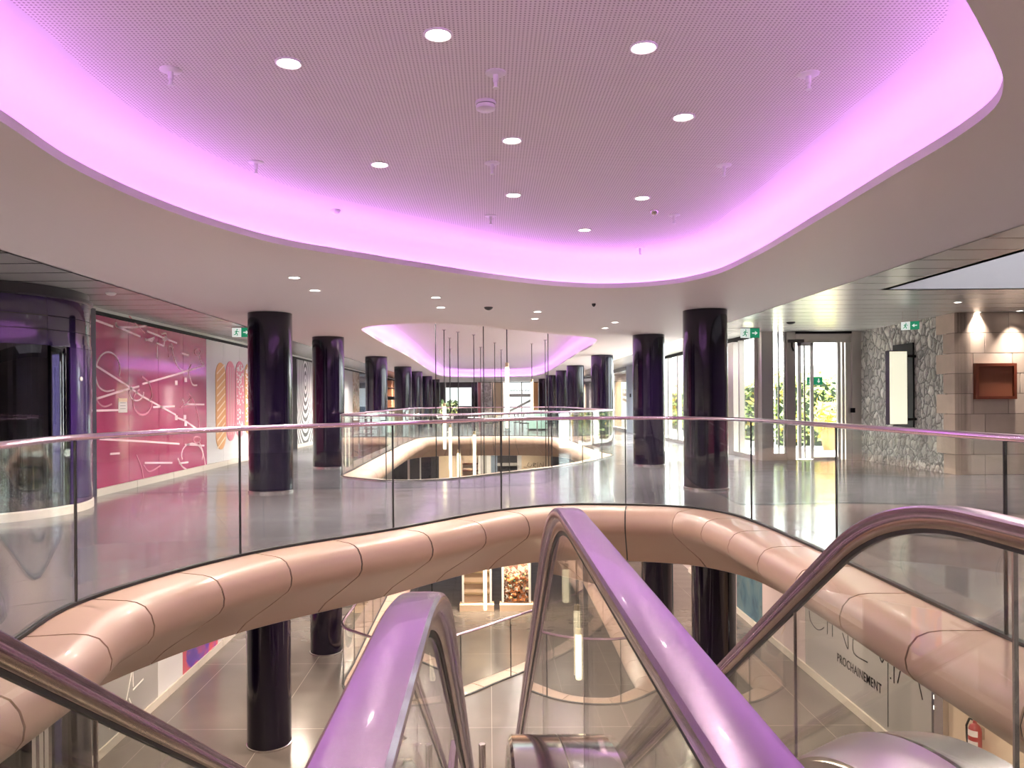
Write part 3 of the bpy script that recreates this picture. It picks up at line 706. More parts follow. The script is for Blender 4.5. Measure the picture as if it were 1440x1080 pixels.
# ================================================================ escalators
TAN = .656; ANG = math.atan(TAN); RUN = .9; RAD = RUN / math.sin(ANG); ADROP = RAD * (1 - math.cos(ANG))
def esc_profile(s):
    ys2 = s + RUN + (-LOW - 2 * ADROP) / TAN; ye = ys2 + RUN
    def drop(y):
        if y <= s: return 0.0
        if y <= s + RUN: return -(RAD - math.sqrt(RAD * RAD - (y - s) ** 2))
        if y <= ys2: return -ADROP - TAN * (y - s - RUN)
        if y <= ye: return LOW + (RAD - math.sqrt(max(0, RAD * RAD - (ye - y) ** 2)))
        return LOW
    return drop, ys2, ye
def frange(a, b, n): return [a + (b - a) * i / n for i in range(n + 1)]
def escalator(xl, xr, s, label, joint_l, joint_r, HZ=1.12):
    drop, ys2, ye = esc_profile(s)
    ytop, ybot = -1.5, ye + .55; NR = .36
    root = thing('escalator', ((xl + xr) / 2, ybot, LOW), label, 'escalator', 'pair of escalators')
    ys = [ytop, s - .4, s] + frange(s, s + RUN, 14)[1:] + frange(s + RUN, ys2, 8)[1:] + frange(ys2, ye, 14)[1:] + [ybot]
    body = [(y, HZ + drop(y)) for y in ys]
    n = 20
    bot = [(ybot + NR * math.sin(PI * i / n), LOW + HZ - NR + NR * math.cos(PI * i / n)) for i in range(1, n + 1)] + [(ybot - .25, LOW + HZ - 2 * NR)]
    top = [(ytop - .0, HZ - 2 * NR)] + [(ytop - NR * math.sin(PI * i / n), HZ - NR - NR * math.cos(PI * i / n)) for i in range(1, n)]
    path = top + body + bot
    hp = [(.040, -.021), (.0405, -.008), (.035, -.002), (.022, .0), (-.022, .0), (-.035, -.002), (-.0405, -.008), (-.040, -.021), (-.034, -.036), (-.024, -.042), (.024, -.042), (.034, -.036)]
    gp_ = [(.019, -.042), (-.019, -.042), (-.019, -.062), (-.013, -.075), (.013, -.075), (.019, -.062)]
    sp_ = [(.008, -.075), (-.008, -.075), (-.008, -.09), (.008, -.09)]
    D = .80
    for x, o, joints, side in ((xl, -1, joint_l, 'left'), (xr, 1, joint_r, 'right')):
        MB().sweep_yz(path, [(x + a, b) for a, b in hp]).build('handrail', 'hand', root)
        MB().sweep_yz(path[10:-6], [(x + a, b) for a, b in gp_]).build('handrail_guide', 'guide', root)
        MB().sweep_yz(path[10:-6], [(x + a, b) for a, b in sp_]).build('glass_clamp', 'seal', root)
        dp = [(y, HZ - D + drop(y)) for y in [ytop - .3, s - .4, s] + frange(s, s + RUN, 14)[1:] + frange(s + RUN, ys2, 8)[1:] + frange(ys2, ye, 14)[1:] + [ybot + .3]]
        MB().sweep_yz(dp, [(x + o * .008, 0), (x + o * .175, 0), (x + o * .185, -.012), (x + o * .185, -.08), (x + o * .008, -.08)]).build('outer_deck', 'chrome' if side == 'left' and xl > 0 else 'steel', root)
        MB().sweep_yz(dp, [(x - o * .008, 0), (x - o * .19, -.075), (x - o * .2, -.085), (x - o * .2, -.1), (x - o * .008, -.06)]).build('inner_deck', 'brushed', root)
        MB().sweep_yz(dp, [(x - o * .205, -.10), (x - o * .215, -.10), (x - o * .215, -.42), (x - o * .205, -.42)]).build('skirt_panel', 'brushed', root)
        MB().sweep_yz(dp, [(x - o * .196, -.1005), (x - o * .204, -.1005), (x - o * .204, -.112), (x - o * .196, -.112)]).build('skirt_light', 'skirtlight', root)
        def top_z(y):
            if y > ybot: return LOW + HZ - NR + math.sqrt(max(0, (NR - .09) ** 2 - (y - ybot) ** 2))
            return HZ + drop(y) - .09
        def bot_z(y):
            return HZ - D + drop(y)
        edges = [ytop] + joints
        y = joints[-1]
        while y + 1.7 < ybot - .3: y += 1.55; edges.append(y)
        edges.append(ybot + NR - .1)
        for a, b in zip(edges, edges[1:]):
            mb = MB(); yy = frange(a + .004, b - .004, 16); vs = []
            for t in yy:
                tz, bz = top_z(t), bot_z(t)
                vs += [(x - .006, t, bz), (x + .006, t, bz), (x + .006, t, tz), (x - .006, t, tz)]
            fs = [(0, 3, 2, 1)]
            for i in range(16):
                for q in range(4): fs.append((i * 4 + q, i * 4 + (q + 1) % 4, (i + 1) * 4 + (q + 1) % 4, (i + 1) * 4 + q))
            fs.append(tuple(64 + q for q in range(4)))
            mb.add(vs, fs).build('glass_panel', 'escglass', root)
        for y in edges[1:-1]:
            MB().box(x - .0065, x + .0065, y - .004, y + .004, bot_z(y), top_z(y)).build('panel_joint', 'steel', root)
    # steps
    xa, xb = xl + .22, xr - .22
    MB().box(xa, xb, ytop, s - .1, -.03, .004).build('landing_plate', 'brushed', root)
    MB().box(xa, xb, ye + .1, ybot + .4, LOW + .001, LOW + .012).build('landing_plate', 'brushed', root)
    y = s - .1
    while y + .4 < ye + .15:
        z = drop(y + .2)
        mb = MB().box(xa, xb, y, y + .4, z - .30, z)
        for k in range(14):
            xx = xa + (xb - xa) * (k + .5) / 14; mb.box(xx - .012, xx + .012, y + .01, y + .39, z, z + .012)
        mb.build('step', 'guide', root)
        y += .4
    # cladding of the truss
    yy = [1.2, s] + frange(s, s + RUN, 8)[1:] + frange(s + RUN, ye, 14)[1:]
    top_l = [(y, min(drop(y) - .32, -.03 if y < s else 9)) for y in yy]
    bot_l = [(y, max(drop(y) - 1.15, LOW + .002)) for y in yy]
    top_l = [(y, max(z, LOW + .004)) for y, z in top_l]
    poly = top_l + bot_l[::-1]; k = len(poly)
    vs = [(xl - .17, y, z) for y, z in poly] + [(xr + .17, y, z) for y, z in poly]
    m_ = len(yy); fs = []
    for i in range(m_ - 1):
        fs.append((i, i + 1, k - 2 - i, k - 1 - i)); fs.append((k + i, 2 * k - 1 - i, 2 * k - 2 - i, k + i + 1))
    fs += [(i, k + i, k + (i + 1) % k, (i + 1) % k) for i in range(k)]
    MB().add(vs, fs).build('truss_cladding', 'panelgrey', root)
    return root
escalator(-1.33, -.133, 1.14, 'left escalator running down from the camera to the lower floor, violet metal handrails', [1.0, 2.58], [1.0, 2.4])
escalator(.247, 1.434, 2.27, 'right escalator running down from the camera to the lower floor, violet metal handrails', [2.0, 3.6], [2.1, 3.62])

# ================================================================ bollards at the lower landing
bl = local_thing('bollard', '', 'bollard')
MB().lathe([(0, .88), (.045, .88), (.05, .865), (.05, 0)], n=20).build('post', 'steel', bl)
MB().lathe([(.05, 0), (.085, 0), (.085, .012), (.052, .014)], n=20).build('foot_plate', 'steel', bl)
first = True
for px, lab in ((589, 'left'), (631, 'middle'), (678, 'right')):
    p = on_y(px, 1047, 10.6)
    lab = f'slim upright steel post on the lower floor before the left escalator, {lab} one of three'
    if first: bl.location = (p.x, p.y, LOW); bl['label'] = lab; bl['group'] = 'posts at the lower landing'; first = False
    else: dup(bl, (p.x, p.y, LOW), label=lab, group='posts at the lower landing')
# ================================================================ right side: entrance, glazing, stone wall, outside
YE = RY0
def ex(px): return on_y(px, 560, YE).x
def ez(py): return on_y(1130, py, YE).z
TOPZ = SLZ_R
# outside
g = MB().box(6.75, 40, RY0 + .1, 70, -.08, -.01); struct(g.build('ground', 'pave', org=(12, 30, 0)))
def leaf_cloud(name, boxes, n, mats, parent=None, size=.10):
    mb = MB(); rnd = random.Random(3)
    for k in range(n):
        x0, x1, y0, y1, z0, z1 = boxes[k % len(boxes)]
        p = Vector((rnd.uniform(x0, x1), rnd.uniform(y0, y1), rnd.uniform(z0, z1)))
        a = Vector((rnd.gauss(0, 1), rnd.gauss(0, 1), rnd.gauss(0, 1))).normalized(); b_ = a.orthogonal().normalized()
        s = size * rnd.uniform(.6, 1.4)
        mb.add([p - a * s, p + b_ * s * .45 + a * s * .1, p + a * s, p - b_ * s * .45 + a * s * .1], [(0, 1, 2, 3)], rnd.choices(range(len(mats)), [6] + [1.4] * (len(mats) - 1))[0])
    return mb.build(name, mats, parent, org=None if parent else (boxes[0][0], boxes[0][2], 0), smooth=False)
hd = thing('hedge', (10.8, 24.6, 0), 'sunlit green hedge outside behind the glass entrance door', 'hedge', kind='thing')
leaf_cloud('foliage', [(9.2, 13.5, 24.0, 25.2, .1, 2.35)], 5200, ['leaf', 'leafyellow'], hd, .11)
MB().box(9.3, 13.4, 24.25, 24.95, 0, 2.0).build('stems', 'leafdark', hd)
hd = thing('hedge', (9.6, 33, 0), 'sunlit hedge outside along the right glass front, farther back', 'hedge', kind='thing')
leaf_cloud('foliage', [(9.2, 10.2, 27, 40, .1, 2.2)], 3600, ['leaf', 'leafyellow'], hd, .13)
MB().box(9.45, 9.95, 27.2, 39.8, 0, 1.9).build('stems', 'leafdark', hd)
q = on_y(1166, 600, 22.2)
pt = thing('flower_pot', (q.x, q.y, -.01), 'terracotta planter with yellow flowers outside the entrance door', 'planter')
MB().lathe([(.17, -.01), (.24, .55), (.27, .55), (.27, .6), (.22, .6), (.2, .5), (0, .5)], (q.x, q.y, 0), 24).build('pot', 'terracotta', pt)
leaf_cloud('flowers', [(q.x - .32, q.x + .32, q.y - .3, q.y + .3, .55, 1.35)], 420, ['leafyellow', 'leaf'], pt, .09)
q = on_y(1150, 500, 26.5)
pa = thing('parasol', (q.x, q.y, -.01), 'white parasol standing outside above the hedge', 'parasol')
MB().lathe([(0, 3.15), (.1, 3.12), (1.7, 2.55), (1.7, 2.42), (1.66, 2.42), (1.66, 2.53), (0, 3.08)], (q.x, q.y, 0), 8).build('canopy', 'canvas', pa, smooth=False)
MB().cyl((q.x, q.y), .025, 0, 3.1, 12).build('pole', 'steel', pa); MB().cyl((q.x, q.y), .25, 0, .08, 20).build('base', 'steel', pa)

# entrance
d1 = thing('door_1', (ex(1150), YE, 0), 'glass entrance door with steel frame under the slatted ceiling', 'door', kind='structure')
def fr(px0, px1, z0, z1, y0=-.06, y1=.06, name='frame', m_='brushed', par=None):
    return MB().box(ex(px0), ex(px1), YE + y0, YE + y1, z0, z1).build(name, m_, par or d1)
zh = ez(482)
fr(1117, 1196, zh, TOPZ - .001, name='header', m_='steel')
fr(1117, 1196, TOPZ - .05, TOPZ - .001, -.09, -.06, name='header_trim', m_='black')
fr(1120, 1124.5, .03, zh, -.10, -.05, 'leaf_stile', 'trim_white'); fr(1137.5, 1142, .03, zh, -.10, -.05, 'leaf_stile', 'trim_white'); fr(1120, 1142, zh - .08, zh, -.10, -.05, 'leaf_rail', 'trim_white')
fr(1124.5, 1137.5, .03, zh - .08, -.085, -.07, 'leaf_glass', 'doorglass'); fr(1129, 1131, .03, zh - .08, -.07, -.03, 'pull_bar', 'steel')
fr(1142, 1177, .06, zh, .0, .02, 'door_glass', 'doorglass'); fr(1142, 1177, .0, .06, -.03, .05, 'threshold', 'steel')
for a, b in ((1177, 1181), (1183, 1186.5), (1188, 1196)): fr(a, b, 0, zh, -.05, .06, 'jamb', 'brushed')
MB().tube([(ex(1112), YE - .1, zh + .02), (ex(1111), YE - .14, zh - .1), (ex(1114), YE - .1, zh - .2)], .018, 8).build('door_closer', 'black', d1)
MB().box(ex(1106), ex(1128), YE - .14, YE - .09, zh - .0, zh + .07).build('operator_box', 'dark', d1)
w1 = thing('window_1', (ex(1095), YE, 0), 'narrow glass side light between steel posts left of the entrance door', 'window', kind='structure')
fr(1068, 1084, 0, TOPZ, -.16, .12, 'metal_pier', 'brushed', w1); fr(1105, 1117, 0, TOPZ, -.08, .1, 'post', 'brushed', w1)
fr(1084, 1105, 0, .16, -.05, .06, 'sill_rail', 'brushed', w1); fr(1084, 1087, .16, TOPZ, -.04, .05, 'frame', 'steel', w1); fr(1102, 1105, .16, TOPZ, -.04, .05, 'frame', 'steel', w1)
fr(1087, 1102, .16, TOPZ, 0, .02, 'pane', 'doorglass', w1); fr(1094, 1095.5, .16, TOPZ, -.03, .04, 'mullion', 'steel', w1)
t4 = thing('trim_4', (ex(1201), YE, 0), 'brushed steel panel right of the entrance door', 'panel', kind='structure')
fr(1196, 1208.5, 0, TOPZ, -.1, .08, 'sheet', 'brushed', t4)
q = on_y(1199, 577, YE - .1)
MB().box(q.x - .055, q.x + .055, q.y - .02, q.y, q.z - .055, q.z + .055).build('switch', 'black', t4)

# glazing running back from the entrance
def xwin(name, y0, y1, label, posts, m_='doorglass', x=6.5, post_m='brushed'):
    w_ = thing(name, (x, (y0 + y1) / 2, 0), label, 'window', kind='structure')
    MB().box(x, x + .02, y0, y1, .1, TOPZ - .1).build('pane', m_, w_)
    MB().box(x - .04, x + .06, y0, y1, 0, .1).build('sill_rail', 'brushed', w_); MB().box(x - .04, x + .06, y0, y1, TOPZ - .1, TOPZ).build('head_rail', 'black', w_)
    for a, b in posts: MB().box(x - .06, x + .07, a, b, .1, TOPZ - .1).build('post', post_m, w_)
    return w_
xw = ex(1066)
xwin('window_2', YE + .13, 22.6, 'tall glass front just left of the entrance with steel posts', [(YE + .13, YE + .18), (19.75, 19.86), (20.25, 20.75), (22.4, 22.6)])
xwin('window_3', 22.6, 33.0, 'bright glass doors between the right columns', [(24.6, 24.9), (26.2, 26.35), (27.6, 27.75), (28.9, 29.3), (31, 31.3)])
q = on_x(1066, 581, 6.45)
def block(name, x0, x1, y0, y1, z0, z1, m_, label=None, cat=None, group=None, kind=None):
    o = MB().box(x0, x1, y0, y1, z0, z1).build(name, m_)
    return tag(o, label, cat, group, kind)
sf = thing('storefront', (6.5, 34.6, 0), 'blue grey shop shutter panel on the right, behind the second column', 'shopfront')
MB().box(6.46, 6.6, 33, 36.2, 0, TOPZ - .01).build('panel', 'bluegrey', sf); q = on_x(887, 556, 6.46); MB().box(6.43, 6.46, q.y - .1, q.y + .1, q.z - .08, q.z + .08).build('card_reader', 'black', sf)
sf = thing('storefront', (6.5, 38.4, 0), 'shop window with pale beige curtain on the far right', 'shopfront')
MB().box(6.5, 6.52, 36.2, 40.6, .1, 2.9).build('pane', 'doorglass', sf); MB().box(6.44, 6.6, 36.2, 40.6, 2.9, TOPZ - .01).build('header', 'dark', sf); MB().box(6.44, 6.6, 36.2, 40.6, 0, .1).build('sill', 'steel', sf)
mb = MB(); pts = [(6.62 + .05 * math.sin(i * 1.3), 36.3 + i * .1) for i in range(43)]
mb.add([(x, y, .12) for x, y in pts] + [(x, y, 2.9) for x, y in pts] + [(x + .01, y, .12) for x, y in pts] + [(x + .01, y, 2.9) for x, y in pts],
       [(i, i + 1, 43 + i + 1, 43 + i) for i in range(42)] + [(86 + i, 129 + i, 129 + i + 1, 86 + i + 1) for i in range(42)]); mb.build('curtain', 'cream', sf)
sf = thing('storefront', (6.5, 49, 0), 'dark shopfront with white displays at the far right end', 'shopfront')
MB().box(6.5, 6.56, 40.6, YF, 0, TOPZ - .01).build('wall_panel', 'dark', sf)
for i, (a, b) in enumerate(((41.5, 43), (44.6, 45.6), (47, 49.5), (52, 55))): MB().box(6.44, 6.5, a, b, .4, 2.6).build('display', ['patternwhite', 'panelwhite', 'patternwhite', 'beige'][i], sf)

# rubble wall and sandstone
pA = Vector((ex(1208.5), YE)); cq = on_z(1345, 668, 0); pB = Vector((cq.x, cq.y)); dq = (pB - pA).normalized(); nq = Vector((-dq.y, dq.x))
pQ = pB - dq * .35
mb = MB().slab(pA, pQ, .3, 0, TOPZ); struct(mb.build('wall_stone', 'rubble', org=(pA.x, pA.y, 0)), 'grey rubble stone wall beside the entrance')
CH = .385
blocks = MB(); k = 0; z = 0.0
while z < TOPZ - .02:
    z1 = min(z + CH, TOPZ); ext = .62 if k % 2 else .38
    p0 = pB - dq * ext - nq * .02
    blocks.slab(p0, pB - nq * .02, .3, z + .006, z1 - .006, k % 2)
    x = pB.x; first = .33 if k % 2 else .55
    x1 = x + first
    blocks.slab((pB.x + .001, pB.y), (x1 - .006, pB.y), .3, z + .006, z1 - .006, (k + 1) % 2)
    rnd = random.Random(k)
    while x1 < 13.2:
        x2 = min(x1 + rnd.uniform(.62, .82), 13.2)
        blocks.slab((x1 + .006, pB.y), (x2 - .006, pB.y), .3, z + .006, z1 - .006, rnd.randint(0, 1)); x1 = x2
    z = z1; k += 1
blocks.slab(pB - dq * .3 + nq * .02, pB + nq * .02, .2, 0, TOPZ, 2); blocks.slab((pB.x, pB.y + .012), (13.2, pB.y + .012), .27, 0, TOPZ, 2)
struct(blocks.build('wall_sandstone', ['sandstone', 'sandstone2', 'mortar'], org=(pB.x, pB.y, 0), smooth=False), 'sandstone block wall at the right')
struct(MB().box(XR + .1, 13.2, YE + .02, YE + .1, 3.08, 3.5).build('trim_5', 'black'))
# wooden frame
a = on_y(1372, 511, pB.y - .08); b = on_y(1430, 561, pB.y - .08); yw = pB.y
nf = thing('display_case', ((a.x + b.x) / 2, yw - .04, b.z), 'empty reddish brown wooden display case on the sandstone wall', 'display case')
MB().box(a.x + .05, b.x - .05, yw - .045, yw - .002, b.z + .05, a.z - .05).build('back_panel', 'woodpanel', nf)
mb = MB(); mb.box(a.x, b.x, yw - .09, yw - .002, a.z - .055, a.z); mb.box(a.x, b.x, yw - .09, yw - .002, b.z, b.z + .055); mb.box(a.x, a.x + .055, yw - .09, yw - .002, b.z + .055, a.z - .055); mb.box(b.x - .055, b.x, yw - .09, yw - .002, b.z + .055, a.z - .055)
mb.build('frame', 'wood', nf)
# light box
def on_line(px, py):
    r = ray(px, py); 
    den = r.x * dq.y - r.y * dq.x; t = (pA.x * dq.y - pA.y * dq.x) / den
    return Vector((0, 0, EYE)) + r * t
b0, b1 = on_line(1258, 487), on_line(1287, 601)
lb = thing('lightbox_sign', ((b0.x + b1.x) / 2, (b0.y + b1.y) / 2, b1.z), 'tall lit cream light box with black case on the rubble stone wall', 'sign')
mb = MB().slab(Vector(b1[:2]) - nq * .012, Vector(b0[:2]) - nq * .012, .03, b1.z, b0.z + .02); mb.build('back_plate', 'black', lb)
c0 = on_y(1250, 493, b1.y - .42); c1 = on_y(1275, 597, b1.y - .42)
MB().box(c0.x, c1.x + .02, b1.y - .42, b1.y - .28, c1.z, c0.z).build('case', 'header', lb)
MB().box(c0.x + .01, c1.x + .01, b1.y - .43, b1.y - .42, c1.z + .01, c0.z - .02).build('lit_face', 'lightbox', lb)
MB().bar((c1.x, b1.y - .35, c0.z - .1), (b1.x - .02, b1.y - .05, c0.z - .1), .05, .05).build('bracket', 'black', lb)
MB().bar((c1.x, b1.y - .35, c1.z + .1), (b1.x - .02, b1.y - .05, c1.z + .1), .05, .05).build('bracket', 'black', lb)

# ---------------------------------------------------------------- exit signs (running figure and arrow)
def exit_sign(c, w, label, ax, arrow='right', hang=None, half=True):
    """c centre, ax unit vector to the reader's right"""
    c = Vector(c); ax = Vector(ax).normalized(); up = Vector((0, 0, 1)); nm = ax.cross(up)      # nm points away behind? reader side = -nm
    fr_ = ax.cross(up) * -1; fr_ = Vector((ax.y, -ax.x, 0))                                       # towards the reader
    h = w / 2
    root = thing('exit_sign', c - up * h / 2, label, 'exit sign', 'green exit signs')
    def pl(u, v, d): return c + ax * u + up * v + fr_ * d
    def board(u0, u1, v0, v1, d0, d1, nm_, m_):
        vs = [pl(u, v, d) for d in (d0, d1) for u, v in ((u0, v0), (u1, v0), (u1, v1), (u0, v1))]
        MB().add(vs, [(0, 1, 2, 3), (4, 5, 6, 7), (0, 1, 5, 4), (1, 2, 6, 5), (2, 3, 7, 6), (3, 0, 4, 7)]).build(nm_, m_, root, smooth=False)
    def shape(poly, d0, d1, nm_, m_):
        n = len(poly); vs = [pl(u, v, d) for d in (d0, d1) for u, v in poly]
        MB().add(vs, [tuple(range(n)), tuple(range(2 * n - 1, n - 1, -1))] + [(i, (i + 1) % n, n + (i + 1) % n, n + i) for i in range(n)]).build(nm_, m_, root, smooth=False)
    board(-w / 2, 0, -h / 2, h / 2, 0, .012, 'figure_panel', 'signwhite' if half else 'green'); board(0, w / 2, -h / 2, h / 2, 0, .012, 'arrow_panel', 'green')
    fm = 'green' if half else 'signwhite'
    k = h
    mb = MB()
    def seg(p0, p1, wd):
        p0, p1 = Vector(p0), Vector(p1); t = (p1 - p0).normalized(); s = Vector((-t.y, t.x)) * wd / 2
        q = [p0 - s, p1 - s, p1 + s, p0 + s]; vs = [pl(-w / 4 + a.x * k, a.y * k, d) for d in (.012, .016) for a in q]
        mb.add(vs, [(0, 1, 2, 3), (4, 5, 6, 7), (0, 1, 5, 4), (1, 2, 6, 5), (2, 3, 7, 6), (3, 0, 4, 7)])
    for p0, p1, wd in (((.02, .2), (-.05, -.05), .13), ((-.05, -.05), (.1, -.18), .09), ((.1, -.18), (.06, -.36), .08), ((-.05, -.05), (-.12, -.22), .09), ((-.12, -.22), (-.3, -.25), .08),
                       ((.03, .18), (.18, .05), .07), ((.18, .05), (.28, .12), .06), ((.0, .18), (-.17, .1), .07), ((-.17, .1), (-.2, -.02), .06), ((.02, .27), (.09, .36), .13)): seg(p0, p1, wd)
    mb.build('running_figure', fm, root, smooth=False)
    a = [(-.28, -.06), (.02, -.06), (.02, -.22), (.3, 0), (.02, .22), (.02, .06), (-.28, .06)]
    if arrow == 'left': a = [(-x, y) for x, y in a]
    if arrow == 'down': a = [(y, -x) for x, y in a]
    shape([(w / 4 + x * k, y * k) for x, y in a], .012, .016, 'arrow', 'signwhite')
    if hang:
        for u in (-w * .42, w * .42):
            p = pl(u, h / 2, .006); MB().cyl((p.x, p.y), .006, p.z, hang, 8).build('hanger', 'steel', root)
        board(-w / 2 - .01, w / 2 + .01, h / 2, h / 2 + .02, -.006, .02, 'top_rail', 'steel')
    return root
q = on_y(1054.5, 464.5, 16.2); exit_sign((q.x, q.y, q.z - .06), .40, 'green exit sign with arrow hanging on the right before the glass front', (1, 0, 0), 'right', SLZ_R)
q = on_y(339.5, 467.5, 15.5); exit_sign((q.x, q.y, q.z), .37, 'green exit sign with arrow hanging above the pastry poster on the left', (1, 0, 0), 'right', SLZ_L)
q = on_y(1145.5, 535.5, YE - .02); exit_sign((q.x, YE - .02, q.z), .37, 'green exit sign with down arrow on the glass of the entrance door', (1, 0, 0), 'down', None, False)
q = on_y(1280, 458, 14.2); exit_sign((q.x, q.y, q.z), .30, 'pale green exit sign hanging near the rubble stone wall, seen at an angle', (.75, -.66, 0), 'left', SLZ_R)
# ================================================================ left side: lift, hoardings, posters
def ly(px, x=XL): return on_x(px, 565, x).y
CX, CYY, CR = -6.92, 10.45, 1.32
lift = thing('panoramic_lift', (CX, CYY, LOW), 'round dark glass lift with purple drum header at the left edge', 'lift')
C0 = (CX, CYY, 0)
MB().lathe([(CR + .045, .0), (CR + .045, .10), (CR + .02, .115), (CR - .02, .115), (CR - .02, 0)], C0, 64, ring=True).build('base_ring', 'kerb', lift)
MB().lathe([(CR - .012, .115), (CR, .115), (CR, 2.26), (CR - .012, 2.26)], C0, 64, ring=True).build('glass_cylinder', 'darkglass', lift)
MB().lathe([(CR - .3, 2.25), (CR + .02, 2.25), (CR + .02, 2.84), (CR - .3, 2.84)], C0, 64, ring=True).build('drum_header', 'header', lift)
MB().lathe([(CR + .02, 2.84), (CR + .05, 2.86), (CR + .05, 2.90), (CR, 2.90), (CR, 2.996), (CR - .3, 2.996)], C0, 64).build('drum_rim', 'dark', lift)
for z in (2.42, 2.60): MB().lathe([(CR + .018, z), (CR + .0235, z), (CR + .0235, z + .008), (CR + .018, z + .008)], C0, 64, ring=True).build('header_joint', 'black', lift)
MB().lathe([(CR + .0, 2.22), (CR + .03, 2.22), (CR + .03, 2.27), (CR, 2.27)], C0, 64, ring=True).build('header_edge', 'header', lift)
for a in (-100, -78, -55, -33, -10):
    t = math.radians(a); d = Vector((math.cos(t), math.sin(t), 0))
    MB().bar(Vector((CX, CYY, .115)) + d * (CR - .035), Vector((CX, CYY, 2.26)) + d * (CR - .035), .03, .035).build('glass_post', 'chrome', lift)
MB().box(CX - .75, CX + .55, CYY - .1, CYY + .75, LOW, 2.3).build('cabin_shaft', 'dark', lift)
MB().cyl((CX + .25, CYY - .55), .07, LOW, 2.3, 16).build('guide_column', 'chrome', lift); MB().cyl((CX - .45, CYY - .65), .05, LOW, 2.3, 16).build('guide_column', 'chrome', lift)
MB().cyl((CX + .62, CYY - .35), .03, LOW, 2.3, 12).build('guide_rope', 'steel', lift); MB().cyl((CX + .8, CYY - .1), .04, LOW, 2.3, 12).build('guide_rope', 'chrome', lift)
def cyl_px(t, r): return PX + F * (CX + r * math.cos(t)) / (CYY + r * math.sin(t))
ts = [math.radians(-80 + .5 * i) for i in range(200)]
t_sil = max(ts, key=lambda t: cyl_px(t, CR)); t_a = min((t for t in ts if t < t_sil), key=lambda t: abs(cyl_px(t, CR) - 97))
mb = MB(); vs = []; n = 10
for i in range(n + 1):
    t = t_a + (t_sil + .12 - t_a) * i / n
    for r in (CR + .004, CR + .03):
        for z in (.118, 2.215): vs.append((CX + r * math.cos(t), CYY + r * math.sin(t), z))
fs = [(0, 1, 3, 2), tuple(4 * n + q for q in (0, 2, 3, 1))]
for i in range(n):
    for q0_, q1_ in ((0, 1), (1, 3), (3, 2), (2, 0)): fs.append((4 * i + q0_, 4 * i + 4 + q0_, 4 * i + 4 + q1_, 4 * i + q1_))
jb = mb.add(vs, fs).build('door_jamb', 'jamb', lift)
t_b = t_a + (t_sil - t_a) * .35; dv = Vector((math.cos(t_b), math.sin(t_b), 0)); c = Vector((CX, CYY, 0)) + dv * (CR + .03)
q = on_y(104, 533, c.y); sd2 = Vector((-dv.y, dv.x, 0)); mb = MB()
ring = [sd2 * (.032 * math.cos(a)) + Vector((0, 0, .032 * math.sin(a))) for a in [2 * PI * i / 20 for i in range(20)]]
c = Vector((c.x, c.y, q.z))
mb.add([c + p for p in ring] + [c + p + dv * .012 for p in ring], [tuple(range(20)), tuple(range(39, 19, -1))] + [(i, (i + 1) % 20, 20 + (i + 1) % 20, 20 + i) for i in range(20)])
mb.build('call_button', 'strokewhite', lift)
MB().lathe([(CR - .012, LOW + .1), (CR, LOW + .1), (CR, SOFFIT), (CR - .012, SOFFIT)], C0, 64, ring=True).build('lower_glass_cylinder', 'darkglass', lift)
MB().lathe([(CR - .02, LOW), (CR + .045, LOW), (CR + .045, LOW + .1), (CR - .02, LOW + .1)], C0, 64, ring=True).build('lower_base_ring', 'kerb', lift)
for px in (76, 86, 93):
    q = on_y(px, 960, 10.0)
    MB().box(q.x - .025, q.x + .025, 9.55, 9.62, LOW, SOFFIT - .001).build('lower_door_frame', 'steel', lift)

# wall lining of the upper floor
XW = XL
y_p0, y_p1 = ly(131.5), ly(290.5)
struct(MB().box(XW - .05, XW + .05, ly(115.5), y_p0 - .01, 0, SLZ_L - .05).build('trim_1', 'pier', org=(XW, y_p0, 0)), 'dark blue purple pier between lift and pink poster')
kb = MB(); 
for y in frange(11.7, 33, 12): pass
yk = [11.9 + 1.55 * i for i in range(30)]
for a, b in zip(yk, yk[1:]): kb.box(XW - .06, XW + .03, a + .006, min(b, 56) - .006, 0, .115)
struct(kb.build('baseboard_left', 'kerb', org=(XW, 20, 0)))
struct(MB().box(XW - .06, XW + .02, y_p0, YF, 2.875, 2.93).build('trim_2', 'black', org=(XW, 20, 2.9)))
def board(name, y0, y1, m_, label, cat, joints=(), x=XW, z0=.12, z1=2.87, group=None):
    root = thing(name, (x, (y0 + y1) / 2, z0), label, cat, group)
    ys = [y0] + list(joints) + [y1]
    for a, b in zip(ys, ys[1:]): MB().box(x - .05, x, a + .004, b - .004, z0, z1).build('panel', m_, root)
    MB().box(x - .06, x - .03, y0, y1, z0 + .01, z1 - .01).build('backing', 'black', root)
    return root
pk = board('poster_wall', y_p0, y_p1, 'pinkposter', 'magenta poster wall with pale pink neon-like lines, left of the first column', 'poster', [ly(181), ly(223), ly(258)])
def stroke(root, pts, x=XW, r=.017, m_='stroke', name='line'):
    P = [on_x(a, b, x) for a, b in pts]
    P = [Vector((x + (.004 if x < 0 else -.004), p.y, p.z)) for p in P]
    mb = MB()
    for p, q in zip(P, P[1:]):
        d = (q - p); 
        if d.length < 1e-4: continue
        d.normalize(); s = Vector((0, -d.z, d.y)) * r; e = d * r * .5; n = Vector((.004, 0, 0))
        vs = [p - s - e - n, q - s + e - n, q + s + e - n, p + s - e - n, p - s - e + n, q - s + e + n, q + s + e + n, p + s - e + n]
        mb.add(vs, [(0, 3, 2, 1), (4, 5, 6, 7), (0, 1, 5, 4), (1, 2, 6, 5), (2, 3, 7, 6), (3, 0, 4, 7)])
    mb.build(name, m_, root, smooth=False)
